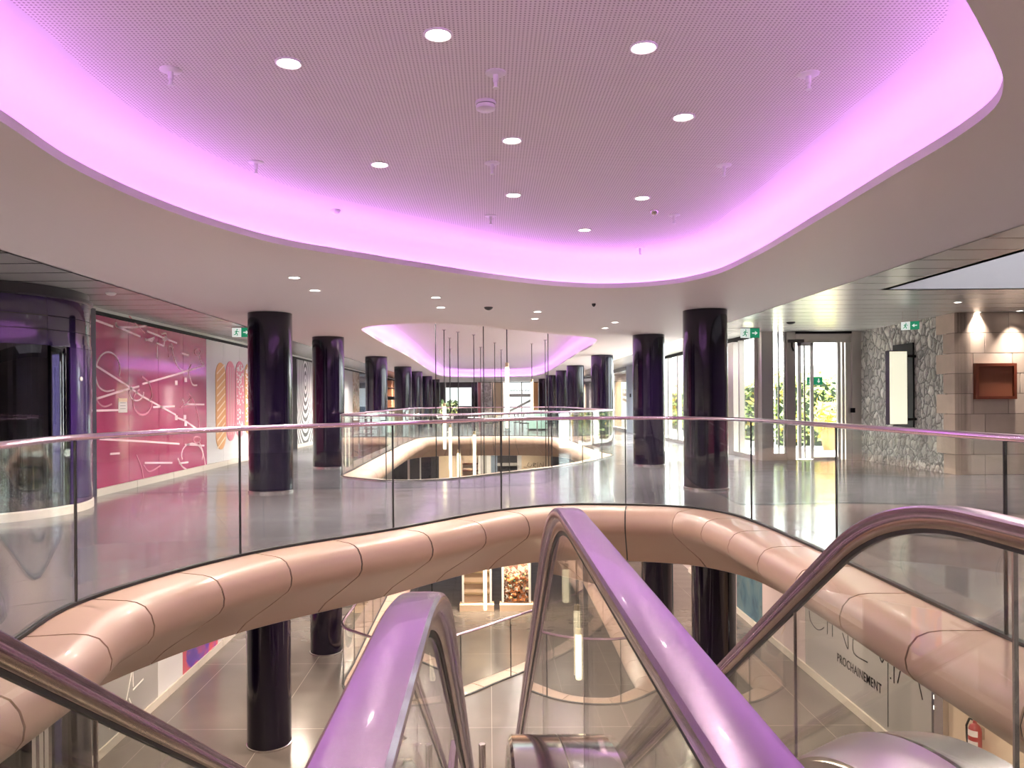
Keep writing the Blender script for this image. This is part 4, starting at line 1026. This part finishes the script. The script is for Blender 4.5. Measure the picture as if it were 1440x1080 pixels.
def arc(cx, cy, rx, ry, a0, a1, n=14): return [(cx + rx * math.cos(math.radians(a0 + (a1 - a0) * i / n)), cy + ry * math.sin(math.radians(a0 + (a1 - a0) * i / n))) for i in range(n + 1)]
def smooth2(pts, n=5):
    if len(pts) < 3: return pts
    out = []; P = [Vector(p) for p in pts]
    for i in range(len(P) - 1):
        p0, p1, p2, p3 = P[max(0, i - 1)], P[i], P[i + 1], P[min(len(P) - 1, i + 2)]
        for k in range(n):
            t = k / n; out.append(.5 * ((2 * p1) + (p2 - p0) * t + (2 * p0 - 5 * p1 + 4 * p2 - p3) * t * t + (3 * p1 - p0 - 3 * p2 + p3) * t ** 3))
    return [tuple(p) for p in out] + [tuple(P[-1])]
A = lambda pts: [(120 + x / 6, 420 + y / 6) for x, y in pts]
B = lambda pts: [(120 + x / 6, 560 + y / 6) for x, y in pts]
straight = [A(s) for s in ([(74, 178), (230, 235)], [(265, 235), (460, 320)], [(520, 275), (770, 375)], [(605, 400), (605, 500)], [(810, 460), (870, 478)], [(74, 557), (330, 720)], [(330, 720), (470, 820), (760, 980)], [(74, 850), (330, 770), (450, 740)],
            [(480, 720), (760, 640), (1000, 566)], [(74, 945), (275, 940)], [(570, 915), (750, 908)], [(760, 1000), (840, 1030), (940, 1100)], [(850, 890), (1000, 893)], [(500, 340), (560, 360), (580, 330), (510, 350)], [(600, 375), (660, 400), (670, 320), (700, 345)])] + \
           [B(s) for s in ([(120, 345), (500, 365), (790, 385)], [(840, 390), (1000, 400)], [(210, 470), (285, 465)], [(500, 545), (730, 545)], [(790, 550), (865, 540)])]
curved = [A(s) for s in ([(255, 205), (280, 240), (480, 235), (520, 210)], [(370, 150), (440, 230), (500, 290)], [(640, 300), (680, 295), (680, 350), (650, 345)], [(705, 490), (700, 405), (740, 415)], [(725, 380), (745, 490), (780, 575), (820, 605)],
          [(800, 915), (870, 860), (890, 830)], [(960, 480), (985, 560)], [(870, 800), (920, 880), (950, 1000), (960, 1080)], [(820, 850), (840, 900), (880, 850)], [(480, 660), (540, 720), (560, 820), (540, 860)], [(80, 640), (110, 740), (170, 780), (240, 770)],
          [(76, 800), (110, 880), (160, 910), (220, 890)], [(890, 560), (870, 620), (900, 720), (940, 730)])] + [A(arc(945, 450, 26, 28, 0, 360)), A(arc(190, 600, 100, 150, 190, 380)), A(arc(480, 870, 80, 110, 0, 250)), A(arc(430, 790, 60, 70, 0, 220))] + \
         [B(s) for s in ([(490, 565), (540, 618), (630, 570)], [(780, 510), (810, 570), (850, 600)], [(430, 480), (470, 580), (490, 680)], [(960, 370), (990, 450), (1010, 560)])] + [B(arc(940, 350, 30, 26, 0, 360)), B(arc(900, 480, 90, 100, 160, 380))]
for s in straight: stroke(pk, s)
for i, s in enumerate(curved): stroke(pk, smooth2(s) if len(s) < 10 else s, r=.013 if i % 3 else .017, m_='stroke' if i % 2 == 0 else 'magnolia')
for x, y in ((765, 710), (845, 685), (765, 1005), (838, 1000), (845, 1056)): stroke(pk, A([(x - 6, y), (x + 6, y)]), r=.045, name='dot')
a, b = on_x(166, 560, XW), on_x(178.5, 580, XW)
nt_ = thing('notice', (XW, (a.y + b.y) / 2, b.z), 'small white paper notice stuck on the magenta poster wall', 'notice')
MB().box(XW + .002, XW + .006, a.y, b.y, b.z, a.z).build('sheet', 'paper', nt_); MB().box(XW + .006, XW + .008, a.y, b.y, a.z - .06, a.z).build('coloured_strip', 'cream', nt_)
for k in range(4): MB().box(XW + .006, XW + .0075, a.y + .06, b.y - .06, b.z + .06 + .05 * k, b.z + .07 + .05 * k).build('text_line', 'panelgrey', nt_)

y_w1 = 24.0
pw = board('poster_wall', y_p1, y_w1, 'panelwhite', 'white poster wall showing long glazed pastries, partly behind the first left column', 'poster', [ly(314), ly(337)])
def pastry(px0, px1, yt, yb, m_, nm, deco):
    a = on_x((px0 + px1) / 2, yt, XW); b = on_x((px0 + px1) / 2, yb, XW); y0 = ly(px0); y1 = ly(px1); cy = (y0 + y1) / 2; w = (y1 - y0) / 2; zc = (a.z + b.z) / 2; h = (a.z - b.z) / 2
    pts = []
    for i in range(40):
        t = 2 * PI * i / 40; c, s_ = math.cos(t), math.sin(t)
        e = (h - w * 1.0); pts.append((cy + w * c, zc + (e if s_ > 0 else -e) + w * 1.0 * s_))
    n = 40; X = XW + .001
    MB().add([(X, y, z) for y, z in pts] + [(X + .012, y, z) for y, z in pts], [tuple(range(n)), tuple(range(2 * n - 1, n - 1, -1))] + [(i, (i + 1) % n, n + (i + 1) % n, n + i) for i in range(n)]).build('pastry', m_, pw, smooth=False)
    mb = MB(); rnd = random.Random(5)
    if deco == 'stripes':
        for k in range(11):
            z = zc - h * .85 + 1.7 * h * k / 10
            mb.bar((X + .013, cy - w * .8, z - w * .35), (X + .013, cy + w * .8, z + w * .35), .004, .035)
    elif deco == 'dots':
        for k in range(90):
            y, z = cy + rnd.uniform(-.7, .7) * w, zc + rnd.uniform(-.9, .9) * h
            mb.box(X + .012, X + .016, y - .03, y + .03, z - .022, z + .022)
    else:
        for o_ in (-.5, 0, .5): mb.box(X + .012, X + .015, cy + o_ * w - .02, cy + o_ * w + .02, zc - h * .85, zc + h * .85)
    mb.build('icing', {'stripes': 'cream', 'dots': 'white', 'band': 'panelpink'}[deco], pw, smooth=False)
pastry(303, 317, 510, 632, 'bread', 'a', 'stripes'); pastry(317.5, 330, 508, 620, 'berry', 'b', 'band'); pastry(331, 343, 508, 615, 'berry', 'c', 'dots'); pastry(344, 353, 512, 610, 'bread', 'd', 'dots')
board('poster_wall', 24.55, 29.5, 'swirl', 'black and white swirl patterned poster wall between first and second left columns', 'poster', [27.0])
struct(MB().box(XW - .06, XW + .06, 24.0, 24.55, 0, 2.88).build('trim_6', 'black', org=(XW, 24.2, 0)))
board('poster_wall', 29.5, 34.9, 'swirl', 'black and white patterned poster strip just right of the second left column', 'poster')
board('poster_wall', 34.9, 36.7, 'floral', 'narrow poster with plants and flowers right of the second left column', 'poster')
sf = thing('storefront', (XW, 39, 0), 'dark blue shop window left of the third left column', 'shopfront')
MB().box(XW - .05, XW, 36.7, 41.5, .12, 2.87).build('panel', 'navy', sf); MB().box(XW, XW + .05, 38.9, 39.1, .12, 2.87).build('mullion', 'steel', sf); MB().box(XW, XW + .08, 40.6, 41.5, .12, 2.87).build('side_panel', 'bluegrey', sf)
sh = thing('shelf_unit', (XW, 47.5, 0), 'dark shelf unit with orange boxes behind the third left column', 'shelf')
MB().box(XW - .05, XW + .02, 41.5, 53, .12, 2.87).build('back_panel', 'black', sh)
for z in (.5, 1.15, 1.8, 2.3): MB().box(XW + .02, XW + .5, 42, 52.5, z, z + .03).build('shelf', 'wood', sh)
bx = None
for k in range(12):
    y = 45.2 + (k % 4) * 1.2; z = (1.18, 1.83, 2.33)[k // 4]
    lab = f'orange box on the dark shelf unit, {ORD[k % 4]} from the near end of the {("lower", "middle", "top")[k // 4]} board'
    if bx is None: bx = tag(MB().box(XW + .1, XW + .45, y, y + .8, z, z + .42).build('storage_box', 'orangebox', org=(XW + .1, y, z)), lab, 'box', 'boxes on the dark shelf unit')
    else: dup(bx, (XW + .1, y, z), label=lab, group='boxes on the dark shelf unit')

# lower floor, left wall
def lboard(px0, px1, m_, label, cat='wall panel', x=XL, nm='wall_panel'):
    y0, y1 = sorted((ly(px0, x), ly(px1, x)))
    xx = (x - .05, x) if x < 0 else (x, x + .05)
    root = thing(nm, (x, (y0 + y1) / 2, LOW + .15), label, cat)
    MB().box(*xx, y0 + .004, y1 - .004, LOW + .15, SOFFIT - .01).build('panel', m_, root)
    return root
gl = lboard(134, 219.5, 'panelgrey', 'grey glass hoarding with white zigzag lines on the lower floor, left')
Z3 = lambda pts: [(x / 4, 810 + y / 4) for x, y in pts]
for s in ([(655, 680), (685, 815), (715, 670), (745, 510), (748, 620)], [(748, 640), (805, 580)], [(615, 660), (615, 860)], [(725, 690), (755, 770)]): stroke(gl, Z3(s), r=.012, m_='strokewhite')
wl = lboard(219.5, 254.5, 'panelwhite', 'plain pale hoarding panel left of the red and blue poster below')
for k in range(5): MB().box(XL, XL + .003, ly(228) , ly(246) , -2.5 - k * .16, -2.44 - k * .16).build('text_line', 'panelgrey', wl)
lboard(254.5, 304, 'redblue', 'blue and red poster on the lower left wall under the cladding', 'poster', nm='poster_wall')
lboard(304, 420, 'panelwhite', 'long pale hoarding on the lower left wall beyond the red poster')
kb = MB()
for k in range(22): kb.box(XL - .06, XL + .03, 11.7 + k * 1.5, 13.188 + k * 1.5, LOW, LOW + .15)
struct(kb.build('baseboard_lower', 'kerb', org=(XL, 20, LOW)))
dk = thing('wall_panel', (XL, 11.6, LOW), 'dark brown lift control panel on the lower floor left', 'wall panel')
y0 = ly(97); y1 = ly(133.5); MB().box(XL - .05, XL + .01, y0, y1, LOW, SOFFIT - .005).build('panel', 'dark', dk)
q = on_x(122, 980, XL); MB().box(XL + .01, XL + .02, q.y - .04, q.y + .04, q.z - .1, q.z + .1).build('call_panel', 'black', dk); MB().box(XL + .02, XL + .024, q.y - .015, q.y + .015, q.z - .05, q.z - .02).build('button', 'lens', dk)
# ================================================================ far end of the upper floor
def fb(root, px0, px1, y0, y1, m_, nm='panel', d=0.0, th=.06, Y=YF):
    a = on_y(px0, y0, Y); b = on_y(px1, y1, Y)
    return MB().box(a.x, b.x, Y + d - th, Y + d, max(b.z, 0), min(a.z, CEIL - .01)).build(nm, m_, root)
fs_ = thing('storefront', (-2.4, YF, 0), 'dark shopfront with a bright window at the far end, left', 'shopfront')
fb(fs_, 573, 627, 534, 600, 'dark', 'wall_panel'); fb(fs_, 627, 663, 534, 545, 'dark', 'header'); fb(fs_, 627, 663, 571, 600, 'dark', 'counter'); fb(fs_, 643.5, 644.8, 545, 571, 'black', 'mullion'); fb(fs_, 627, 663, 545, 571, 'daylightglow', 'lit_pane', .02, .02)
fs_ = thing('storefront', (-1, YF, 0), 'row of pale patterned screens at the far end, centre', 'shopfront')
fb(fs_, 663, 672, 534, 600, 'column', 'pier'); fb(fs_, 672, 677, 538, 600, 'berry', 'pink_panel'); fb(fs_, 677, 692, 538, 600, 'patternwhite', 'screen'); fb(fs_, 692, 694, 538, 600, 'black', 'post'); fb(fs_, 694, 708, 538, 600, 'cream', 'beige_panel'); fb(fs_, 672, 707.5, 534, 538, 'dark', 'header')
fs_ = thing('storefront', (1.5, YF, 0), 'bright glazed shopfront with stair at the far end, right', 'shopfront')
fb(fs_, 708, 757, 534, 538, 'dark', 'header'); fb(fs_, 708, 733, 538, 600, 'daylightglow', 'lit_pane'); fb(fs_, 733, 734.5, 538, 600, 'black', 'mullion', .02); fb(fs_, 734.5, 749, 538, 600, 'daylightglow', 'lit_pane'); fb(fs_, 749, 757, 538, 600, 'bread', 'brown_panel'); fb(fs_, 757, 808, 534, 600, 'dark', 'wall_panel')
a, b = on_y(709, 582, YF - .15), on_y(748, 562, YF - .15); MB().bar(a, b, .9, .16).build('stair_flight', 'white', fs_)
a, b = on_y(709, 556, YF - .2), on_y(748, 556, YF - .2); MB().bar(a, b, .1, .22).build('landing', 'white', fs_)
for px in range(711, 749, 4):
    a, b = on_y(px, 556, YF - .2), on_y(px, 549, YF - .2); MB().bar(a, b, .05, .05).build('baluster', 'white', fs_)
a, b = on_y(709, 549, YF - .2), on_y(748, 549, YF - .2); MB().bar(a, b, .06, .06).build('stair_rail', 'white', fs_)

# cafe furniture between the far well and the far wall
ch = local_thing('cafe_chair', '', 'chair')
MB().box(-.22, .22, -.22, .22, .43, .47).build('seat', 'black', ch)
mb = MB(); mb.add([(-.22, .19, .5), (.22, .19, .5), (.22, .23, .5), (-.22, .23, .5), (-.2, .27, .88), (.2, .27, .88), (.2, .30, .88), (-.2, .30, .88)], [(0, 3, 2, 1), (4, 5, 6, 7), (0, 1, 5, 4), (1, 2, 6, 5), (2, 3, 7, 6), (3, 0, 4, 7)]); mb.build('backrest', 'black', ch)
for x in (-.19, .19):
    for y in (-.19, .2): MB().cyl((x, y), .014, 0, .5 if y > 0 else .43, 8).build('leg', 'steel', ch)
tb = local_thing('cafe_table', '', 'table')
MB().lathe([(0, .72), (.4, .72), (.41, .735), (.4, .75), (0, .75)], n=28).build('table_top', 'white', tb); MB().cyl((0, 0), .03, .03, .72, 12).build('pedestal', 'steel', tb); MB().lathe([(0, 0), (.24, 0), (.24, .02), (.05, .035), (0, .035)], n=24).build('foot', 'steel', tb)
spots = [(-2.1, 36.6), (-.6, 35.6), (.8, 37.2), (2.2, 35.4), (-2.2, 41), (.2, 42.5), (2.2, 41)]
ft = fc = True; k = 0
for i, (x, y) in enumerate(spots):
    lab = f'small round white cafe table beyond the far well, {ORD[i]} counted from the near left'
    if ft: tb.location = (x, y, 0); tb['label'] = lab; tb['group'] = 'cafe tables'; ft = False
    else: dup(tb, (x, y, 0), label=lab, group='cafe tables')
    for dx, dy, rz, sd_ in ((-.6, 0, PI / 2, 'left'), (.6, .1, -PI / 2, 'right')):
        lab = f'black cafe chair on the {sd_} side of the {ORD[i]} white cafe table'
        if fc: ch.location = (x + dx, y + dy, 0); ch.rotation_euler = (0, 0, rz); ch['label'] = lab; ch['group'] = 'cafe chairs'; fc = False
        else: dup(ch, (x + dx, y + dy, 0), rz, lab, 'cafe chairs')
for i, (x, y, lab) in enumerate(((-2.7, 52, 'dark bushy plant in a white tub before the far left shopfront'),)):
    pl = thing('potted_plant', (x, y, 0), lab, 'plant', 'plants in white tubs')
    MB().lathe([(.22, 0), (.3, .55), (.27, .55), (.25, .5), (0, .5)], (x, y, 0), 20).build('tub', 'white', pl)
    leaf_cloud('foliage', [(x - .5, x + .5, y - .5, y + .5, .55, 1.5)], 260, ['leafdark', 'leaf'], pl, .2)
for i, (x0, x1, y, m_, lab) in enumerate(((1.9, 2.9, 38.6, 'mint', 'pale mint green kiosk counter behind the far well, right'), (-5.6, -4.1, 35.2, 'mint', 'pale mint green kiosk counter left of the far well'))):
    kc = thing('kiosk_counter', ((x0 + x1) / 2, y, 0), lab, 'counter')
    MB().box(x0, x1, y, y + .7, .08, .95).build('body', m_, kc); MB().box(x0 - .04, x1 + .04, y - .04, y + .74, .95, 1.0).build('worktop', 'white', kc); MB().box(x0 + .05, x1 - .05, y + .05, y + .65, 0, .08).build('plinth', 'black', kc)

# ================================================================ lower floor, right wall
XR2 = 6.5
lboard(1034, 1070, 'bluepaint', 'dark teal painting on the lower right wall beside the lower column', 'picture', XR2, 'wall_picture')
pn = lboard(1070, 1130, 'panelpink', 'pale pink hoarding with faint writing on the lower right wall', x=XR2)
gp2 = lboard(1130, 1307.5, 'panelgrey', 'grey hoarding with black lettering PROCHAINEMENT on the lower right wall', 'hoarding', XR2, 'hoarding')
Z6 = lambda pts: [(1000 + x / 4, 810 + y / 4) for x, y in pts]
for s in ([(553, 195), (560, 250), (590, 295), (615, 303), (635, 290)], [(655, 240), (655, 325)], [(683, 260), (683, 340)], [(740, 320), (770, 410), (770, 330)], [(800, 340), (805, 435), (880, 485)], [(950, 455), (963, 485), (975, 455)],
          [(1030, 490), (1030, 600)], [(1070, 515), (1050, 600)], [(1165, 580), (1190, 695)], [(1010, 572), (1012, 578)]): stroke(gp2, smooth2(Z6(s)), XR2, .009, 'black', 'letter_stroke')
stroke(gp2, [on for on in ((1249, 932), (1249, 1022))], XR2, .005, 'seal', 'panel_joint')
q0 = on_x(1177.5, 926, XR2); q1 = on_x(1240, 966, XR2)
tx = bpy.data.curves.new('lettering', 'FONT'); tx.body = 'PROCHAINEMENT'; tx.size = .225; tx.extrude = .002; tx.space_character = 1.12; tx.offset = .0015
tmp = bpy.data.objects.new('lettering_source', tx); COL.objects.link(tmp)
bpy.context.view_layer.update()
lme = bpy.data.meshes.new_from_object(tmp.evaluated_get(bpy.context.evaluated_depsgraph_get()))
bpy.data.objects.remove(tmp); lme.materials.clear(); lme.materials.append(M['black']); lme.name = 'lettering'
to = bpy.data.objects.new('lettering', lme); COL.objects.link(to); to.parent = gp2
wtx = max(v.co.x for v in lme.vertices)
Lr = ORG[gp2]; ysc = abs(q0.y - q1.y) / wtx
mtx = Matrix(((0, 0, -1, 0), (-1, 0, 0, 0), (0, 1, 0, 0), (0, 0, 0, 1)))
to.matrix_local = Matrix.Translation(Vector((XR2 - .006, q0.y, (q0.z + q1.z) / 2 - .08)) - Lr) @ mtx @ Matrix.Diagonal((ysc, 1, 1, 1))
stroke(pn, Z6([(375, 185), (410, 195), (430, 215), (425, 245)]), XR2, .012, 'strokewhite'); stroke(pn, Z6([(400, 220), (390, 260), (415, 290), (395, 330)]), XR2, .008, 'beige')
bd = thing('lift_portal', (XR2, 11.2, LOW), 'black and steel lift portal on the lower right wall', 'lift portal')
y0, y1 = sorted((ly(1308, XR2), ly(1317, XR2))); MB().box(XR2 - .01, XR2 + .05, y0, y1, LOW, SOFFIT - .005).build('control_panel', 'dark', bd)
for zz in (-2.95, -3.1): MB().box(XR2 - .02, XR2 - .01, (y0 + y1) / 2 - .05, (y0 + y1) / 2 + .01, zz, zz + .06).build('button', 'lens', bd)
y0, y1 = sorted((ly(1318, XR2), ly(1331, XR2))); MB().box(XR2 - .08, XR2 + .05, y0, y1, LOW, SOFFIT - .005).build('jamb', 'steel', bd)
bg_ = lboard(1331, 1500, 'beige', 'warm beige wall panel behind the fire extinguisher on the lower floor', x=XR2)
kb = MB()
for k in range(9): kb.box(XR2 - .04, XR2 + .05, 11.6 + k * 1.5, 13.088 + k * 1.5, LOW, LOW + .15)
struct(kb.build('baseboard_right', 'kerb', org=(XR2, 15, LOW)))
q = on_x(1371, 1020, XR2 - .11); zx = q.z + .02
fe = thing('fire_extinguisher', (q.x, q.y, zx - .52), 'red fire extinguisher on the beige lower wall at the bottom right', 'fire extinguisher')
c = Vector((q.x, q.y, 0))
MB().lathe([(0, zx - .52), (.07, zx - .52), (.08, zx - .5), (.08, zx - .08), (.06, zx - .02), (.025, zx + .01), (.025, zx + .05), (0, zx + .05)], c, 28).build('cylinder', 'red', fe)
MB().bar(c + Vector((0, .03, zx + .05)), c + Vector((0, -.12, zx + .1)), .03, .02).build('handle', 'steel', fe)
MB().tube([c + Vector((0, .02, zx + .04)), c + Vector((-.01, .1, zx + .03)), c + Vector((-.02, .15, zx - .08)), c + Vector((-.02, .14, zx - .25)), c + Vector((-.02, .1, zx - .42))], .014, 8).build('hose', 'black', fe)
for zz, h in ((zx - .15, .08), (zx - .3, .09), (zx - .4, .05)):
    mb = MB(); n = 12; vs = []
    for i in range(n + 1):
        t = math.radians(120 + 140 * i / n); vs += [c + Vector((.0815 * math.cos(t), .0815 * math.sin(t), zz)), c + Vector((.0815 * math.cos(t), .0815 * math.sin(t), zz + h))]
    mb.add(vs, [(2 * i, 2 * i + 2, 2 * i + 3, 2 * i + 1) for i in range(n)]).build('sticker', 'paper', fe)
MB().box(XR2 - .04, XR2, q.y - .03, q.y + .03, zx - .2, zx - .05).build('wall_bracket', 'steel', fe)

# ================================================================ lower floor beyond the far well, and the basement
Y2 = 45.0
lf_ = thing('storefront', (-2.5, Y2, LOW), 'dark shop panels with pale edges on the lower floor beyond the far well', 'shopfront')
for i, (a, b, m_) in enumerate(((540, 552, 'panelwhite'), (552, 560, 'dark'), (560, 573, 'column'), (573, 576, 'panelpink'), (576, 590, 'dark'), (590, 592, 'panelwhite'), (592, 606, 'column'), (606, 617, 'dark'))):
    MB().box(on_y(a, 600, Y2).x, on_y(b, 600, Y2).x, Y2 - .1, Y2, LOW, SOFFIT - .003).build('panel', m_, lf_)
lf_ = thing('storefront', (-1.5, Y2, LOW), 'cream shopfront with shelves on the lower floor beyond the far well', 'shopfront')
for i, (a, b, m_) in enumerate(((617, 640, 'cream'), (640, 650, 'beige'), (672, 678, 'panelwhite'), (678, 684, 'panelgrey'), (684, 690, 'panelwhite'), (690, 699, 'bluegrey'))):
    MB().box(on_y(a, 600, Y2).x, on_y(b, 600, Y2).x, Y2 - .1, Y2, LOW, SOFFIT - .003).build('panel', m_, lf_)
MB().box(on_y(650, 600, Y2).x, on_y(672, 600, Y2).x, Y2 + .2, Y2 + .25, LOW, SOFFIT - .003).build('shelf_back', 'cream', lf_)
for z in (-3.8, -3.4, -3.0, -2.6, -2.2): MB().box(on_y(650, 600, Y2).x, on_y(672, 600, Y2).x, Y2 - .15, Y2 + .2, z, z + .05).build('shelf', 'wood', lf_)
lf_ = thing('storefront', (.5, Y2, LOW), 'dark shelving beside a cream sign board on the lower floor beyond the far well', 'shopfront')
MB().box(on_y(699, 600, Y2).x, on_y(727, 600, Y2).x, Y2 + .1, Y2 + .15, LOW, SOFFIT - .003).build('shelf_back', 'dark', lf_)
for z in (-3.8, -3.3, -2.8, -2.3): MB().box(on_y(699, 600, Y2).x, on_y(727, 600, Y2).x, Y2 - .2, Y2 + .1, z, z + .18).build('shelf_load', 'panelgrey', lf_)
MB().box(on_y(727, 600, Y2).x, on_y(733, 600, Y2).x, Y2 - .1, Y2, LOW, SOFFIT - .003).build('post', 'panelwhite', lf_)
MB().box(on_y(733, 600, Y2).x, on_y(774, 600, Y2).x, Y2 - .1, Y2, LOW, SOFFIT - .003).build('sign_board', 'cream', lf_)
MB().box(on_y(774, 600, Y2).x, on_y(860, 600, Y2).x, Y2 - .1, Y2, LOW, SOFFIT - .003).build('panel', 'dark', lf_)
for pts in ([(744, 650), (741, 655), (746, 657), (748, 653)], [(750, 657), (750, 651), (754, 652), (750, 654), (754, 658)], [(756, 650), (756, 658)], [(758, 658), (760, 651), (764, 658), (764, 650)], [(736, 657), (741, 657)]):
    P = [on_y(a, b, Y2 - .105) for a, b in pts]; mb = MB()
    for p, r_ in zip(P, P[1:]): mb.bar(p, r_, .02, .05, up=(0, 1, 0))
    mb.build('lettering', 'black', lf_)
for nm, a, b, lab, m_ in (('display_unit', 648, 690, 'lit shelf display on the basement floor, left one seen below the cladding', 'cream'), ('display_unit', 704, 745, 'lit flower display on the basement floor, right one seen below the cladding', 'flowers')):
    Yd = 36.0; x0, x1 = on_y(a, 600, Yd).x, on_y(b, 600, Yd).x
    r_ = thing(nm, ((x0 + x1) / 2, Yd, DEEP), lab, 'shop display')
    MB().box(x0 + .1, x1 - .1, Yd + .3, Yd + .36, DEEP + .3, DEEP + 2.9).build('back_panel', m_, r_)
    for x in (x0, x1 - .1): MB().box(x, x + .1, Yd, Yd + .4, DEEP, DEEP + 3).build('upright', 'white', r_)
    MB().box(x0 - .1, x1 + .1, Yd - .3, Yd + .4, DEEP + .001, DEEP + .3).build('plinth', 'cream', r_)
    for k in range(4 if m_ == 'cream' else 0): MB().box(x0 + .1, x1 - .1, Yd, Yd + .3, DEEP + .7 + .5 * k, DEEP + .74 + .5 * k).build('shelf', 'brass', r_)
    if m_ != 'cream': leaf_cloud('flowers', [(x0 + .2, x1 - .2, Yd, Yd + .3, DEEP + .35, DEEP + 1.6)], 240, ['terracotta', 'leafdark', 'white'], r_, .12)
    area(((x0 + x1) / 2, Yd - .2, DEEP + 3.2), 25, .3, (1, .85, .6), 120)
# ================================================================ world, sun, camera, colour management
wd = bpy.data.worlds.new('sky'); S.world = wd; wd.use_nodes = True
bg = wd.node_tree.nodes['Background']; bg.inputs[0].default_value = (.93, .97, 1, 1); bg.inputs[1].default_value = 4.4
sun = bpy.data.lights.new('sun', 'SUN'); sun.energy = 18; sun.angle = .01; sun.color = (1, .95, .86)
so = bpy.data.objects.new('sun', sun); COL.objects.link(so); so.rotation_euler = Vector((-.62, -.18, -.77)).to_track_quat('-Z', 'Y').to_euler()

cam = bpy.data.cameras.new('camera'); cam.sensor_width = 36; cam.lens = 36 * F / 1440
cam.shift_x = (720 - PX) / 1440; cam.shift_y = (PY - 540) / 1440; cam.clip_start = .02; cam.clip_end = 300
co = bpy.data.objects.new('camera', cam); COL.objects.link(co)
co.matrix_world = Matrix.Translation((0, 0, EYE)) @ Matrix.Rotation(PI / 2, 4, 'X') @ Matrix.Rotation(-ROLL, 4, 'Z')
S.camera = co
S.view_settings.view_transform = 'Standard'; S.view_settings.look = 'None'; S.view_settings.gamma = 1; S.view_settings.use_curve_mapping = False
S.view_settings.exposure = 1.05
cy = S.cycles
cy.max_bounces = 12; cy.diffuse_bounces = 4; cy.glossy_bounces = 5; cy.transmission_bounces = 6; cy.transparent_max_bounces = 40
cy.sample_clamp_indirect = 4; cy.blur_glossy = .3; cy.caustics_reflective = True; cy.caustics_refractive = False
cy.use_denoising = True; cy.use_light_tree = True
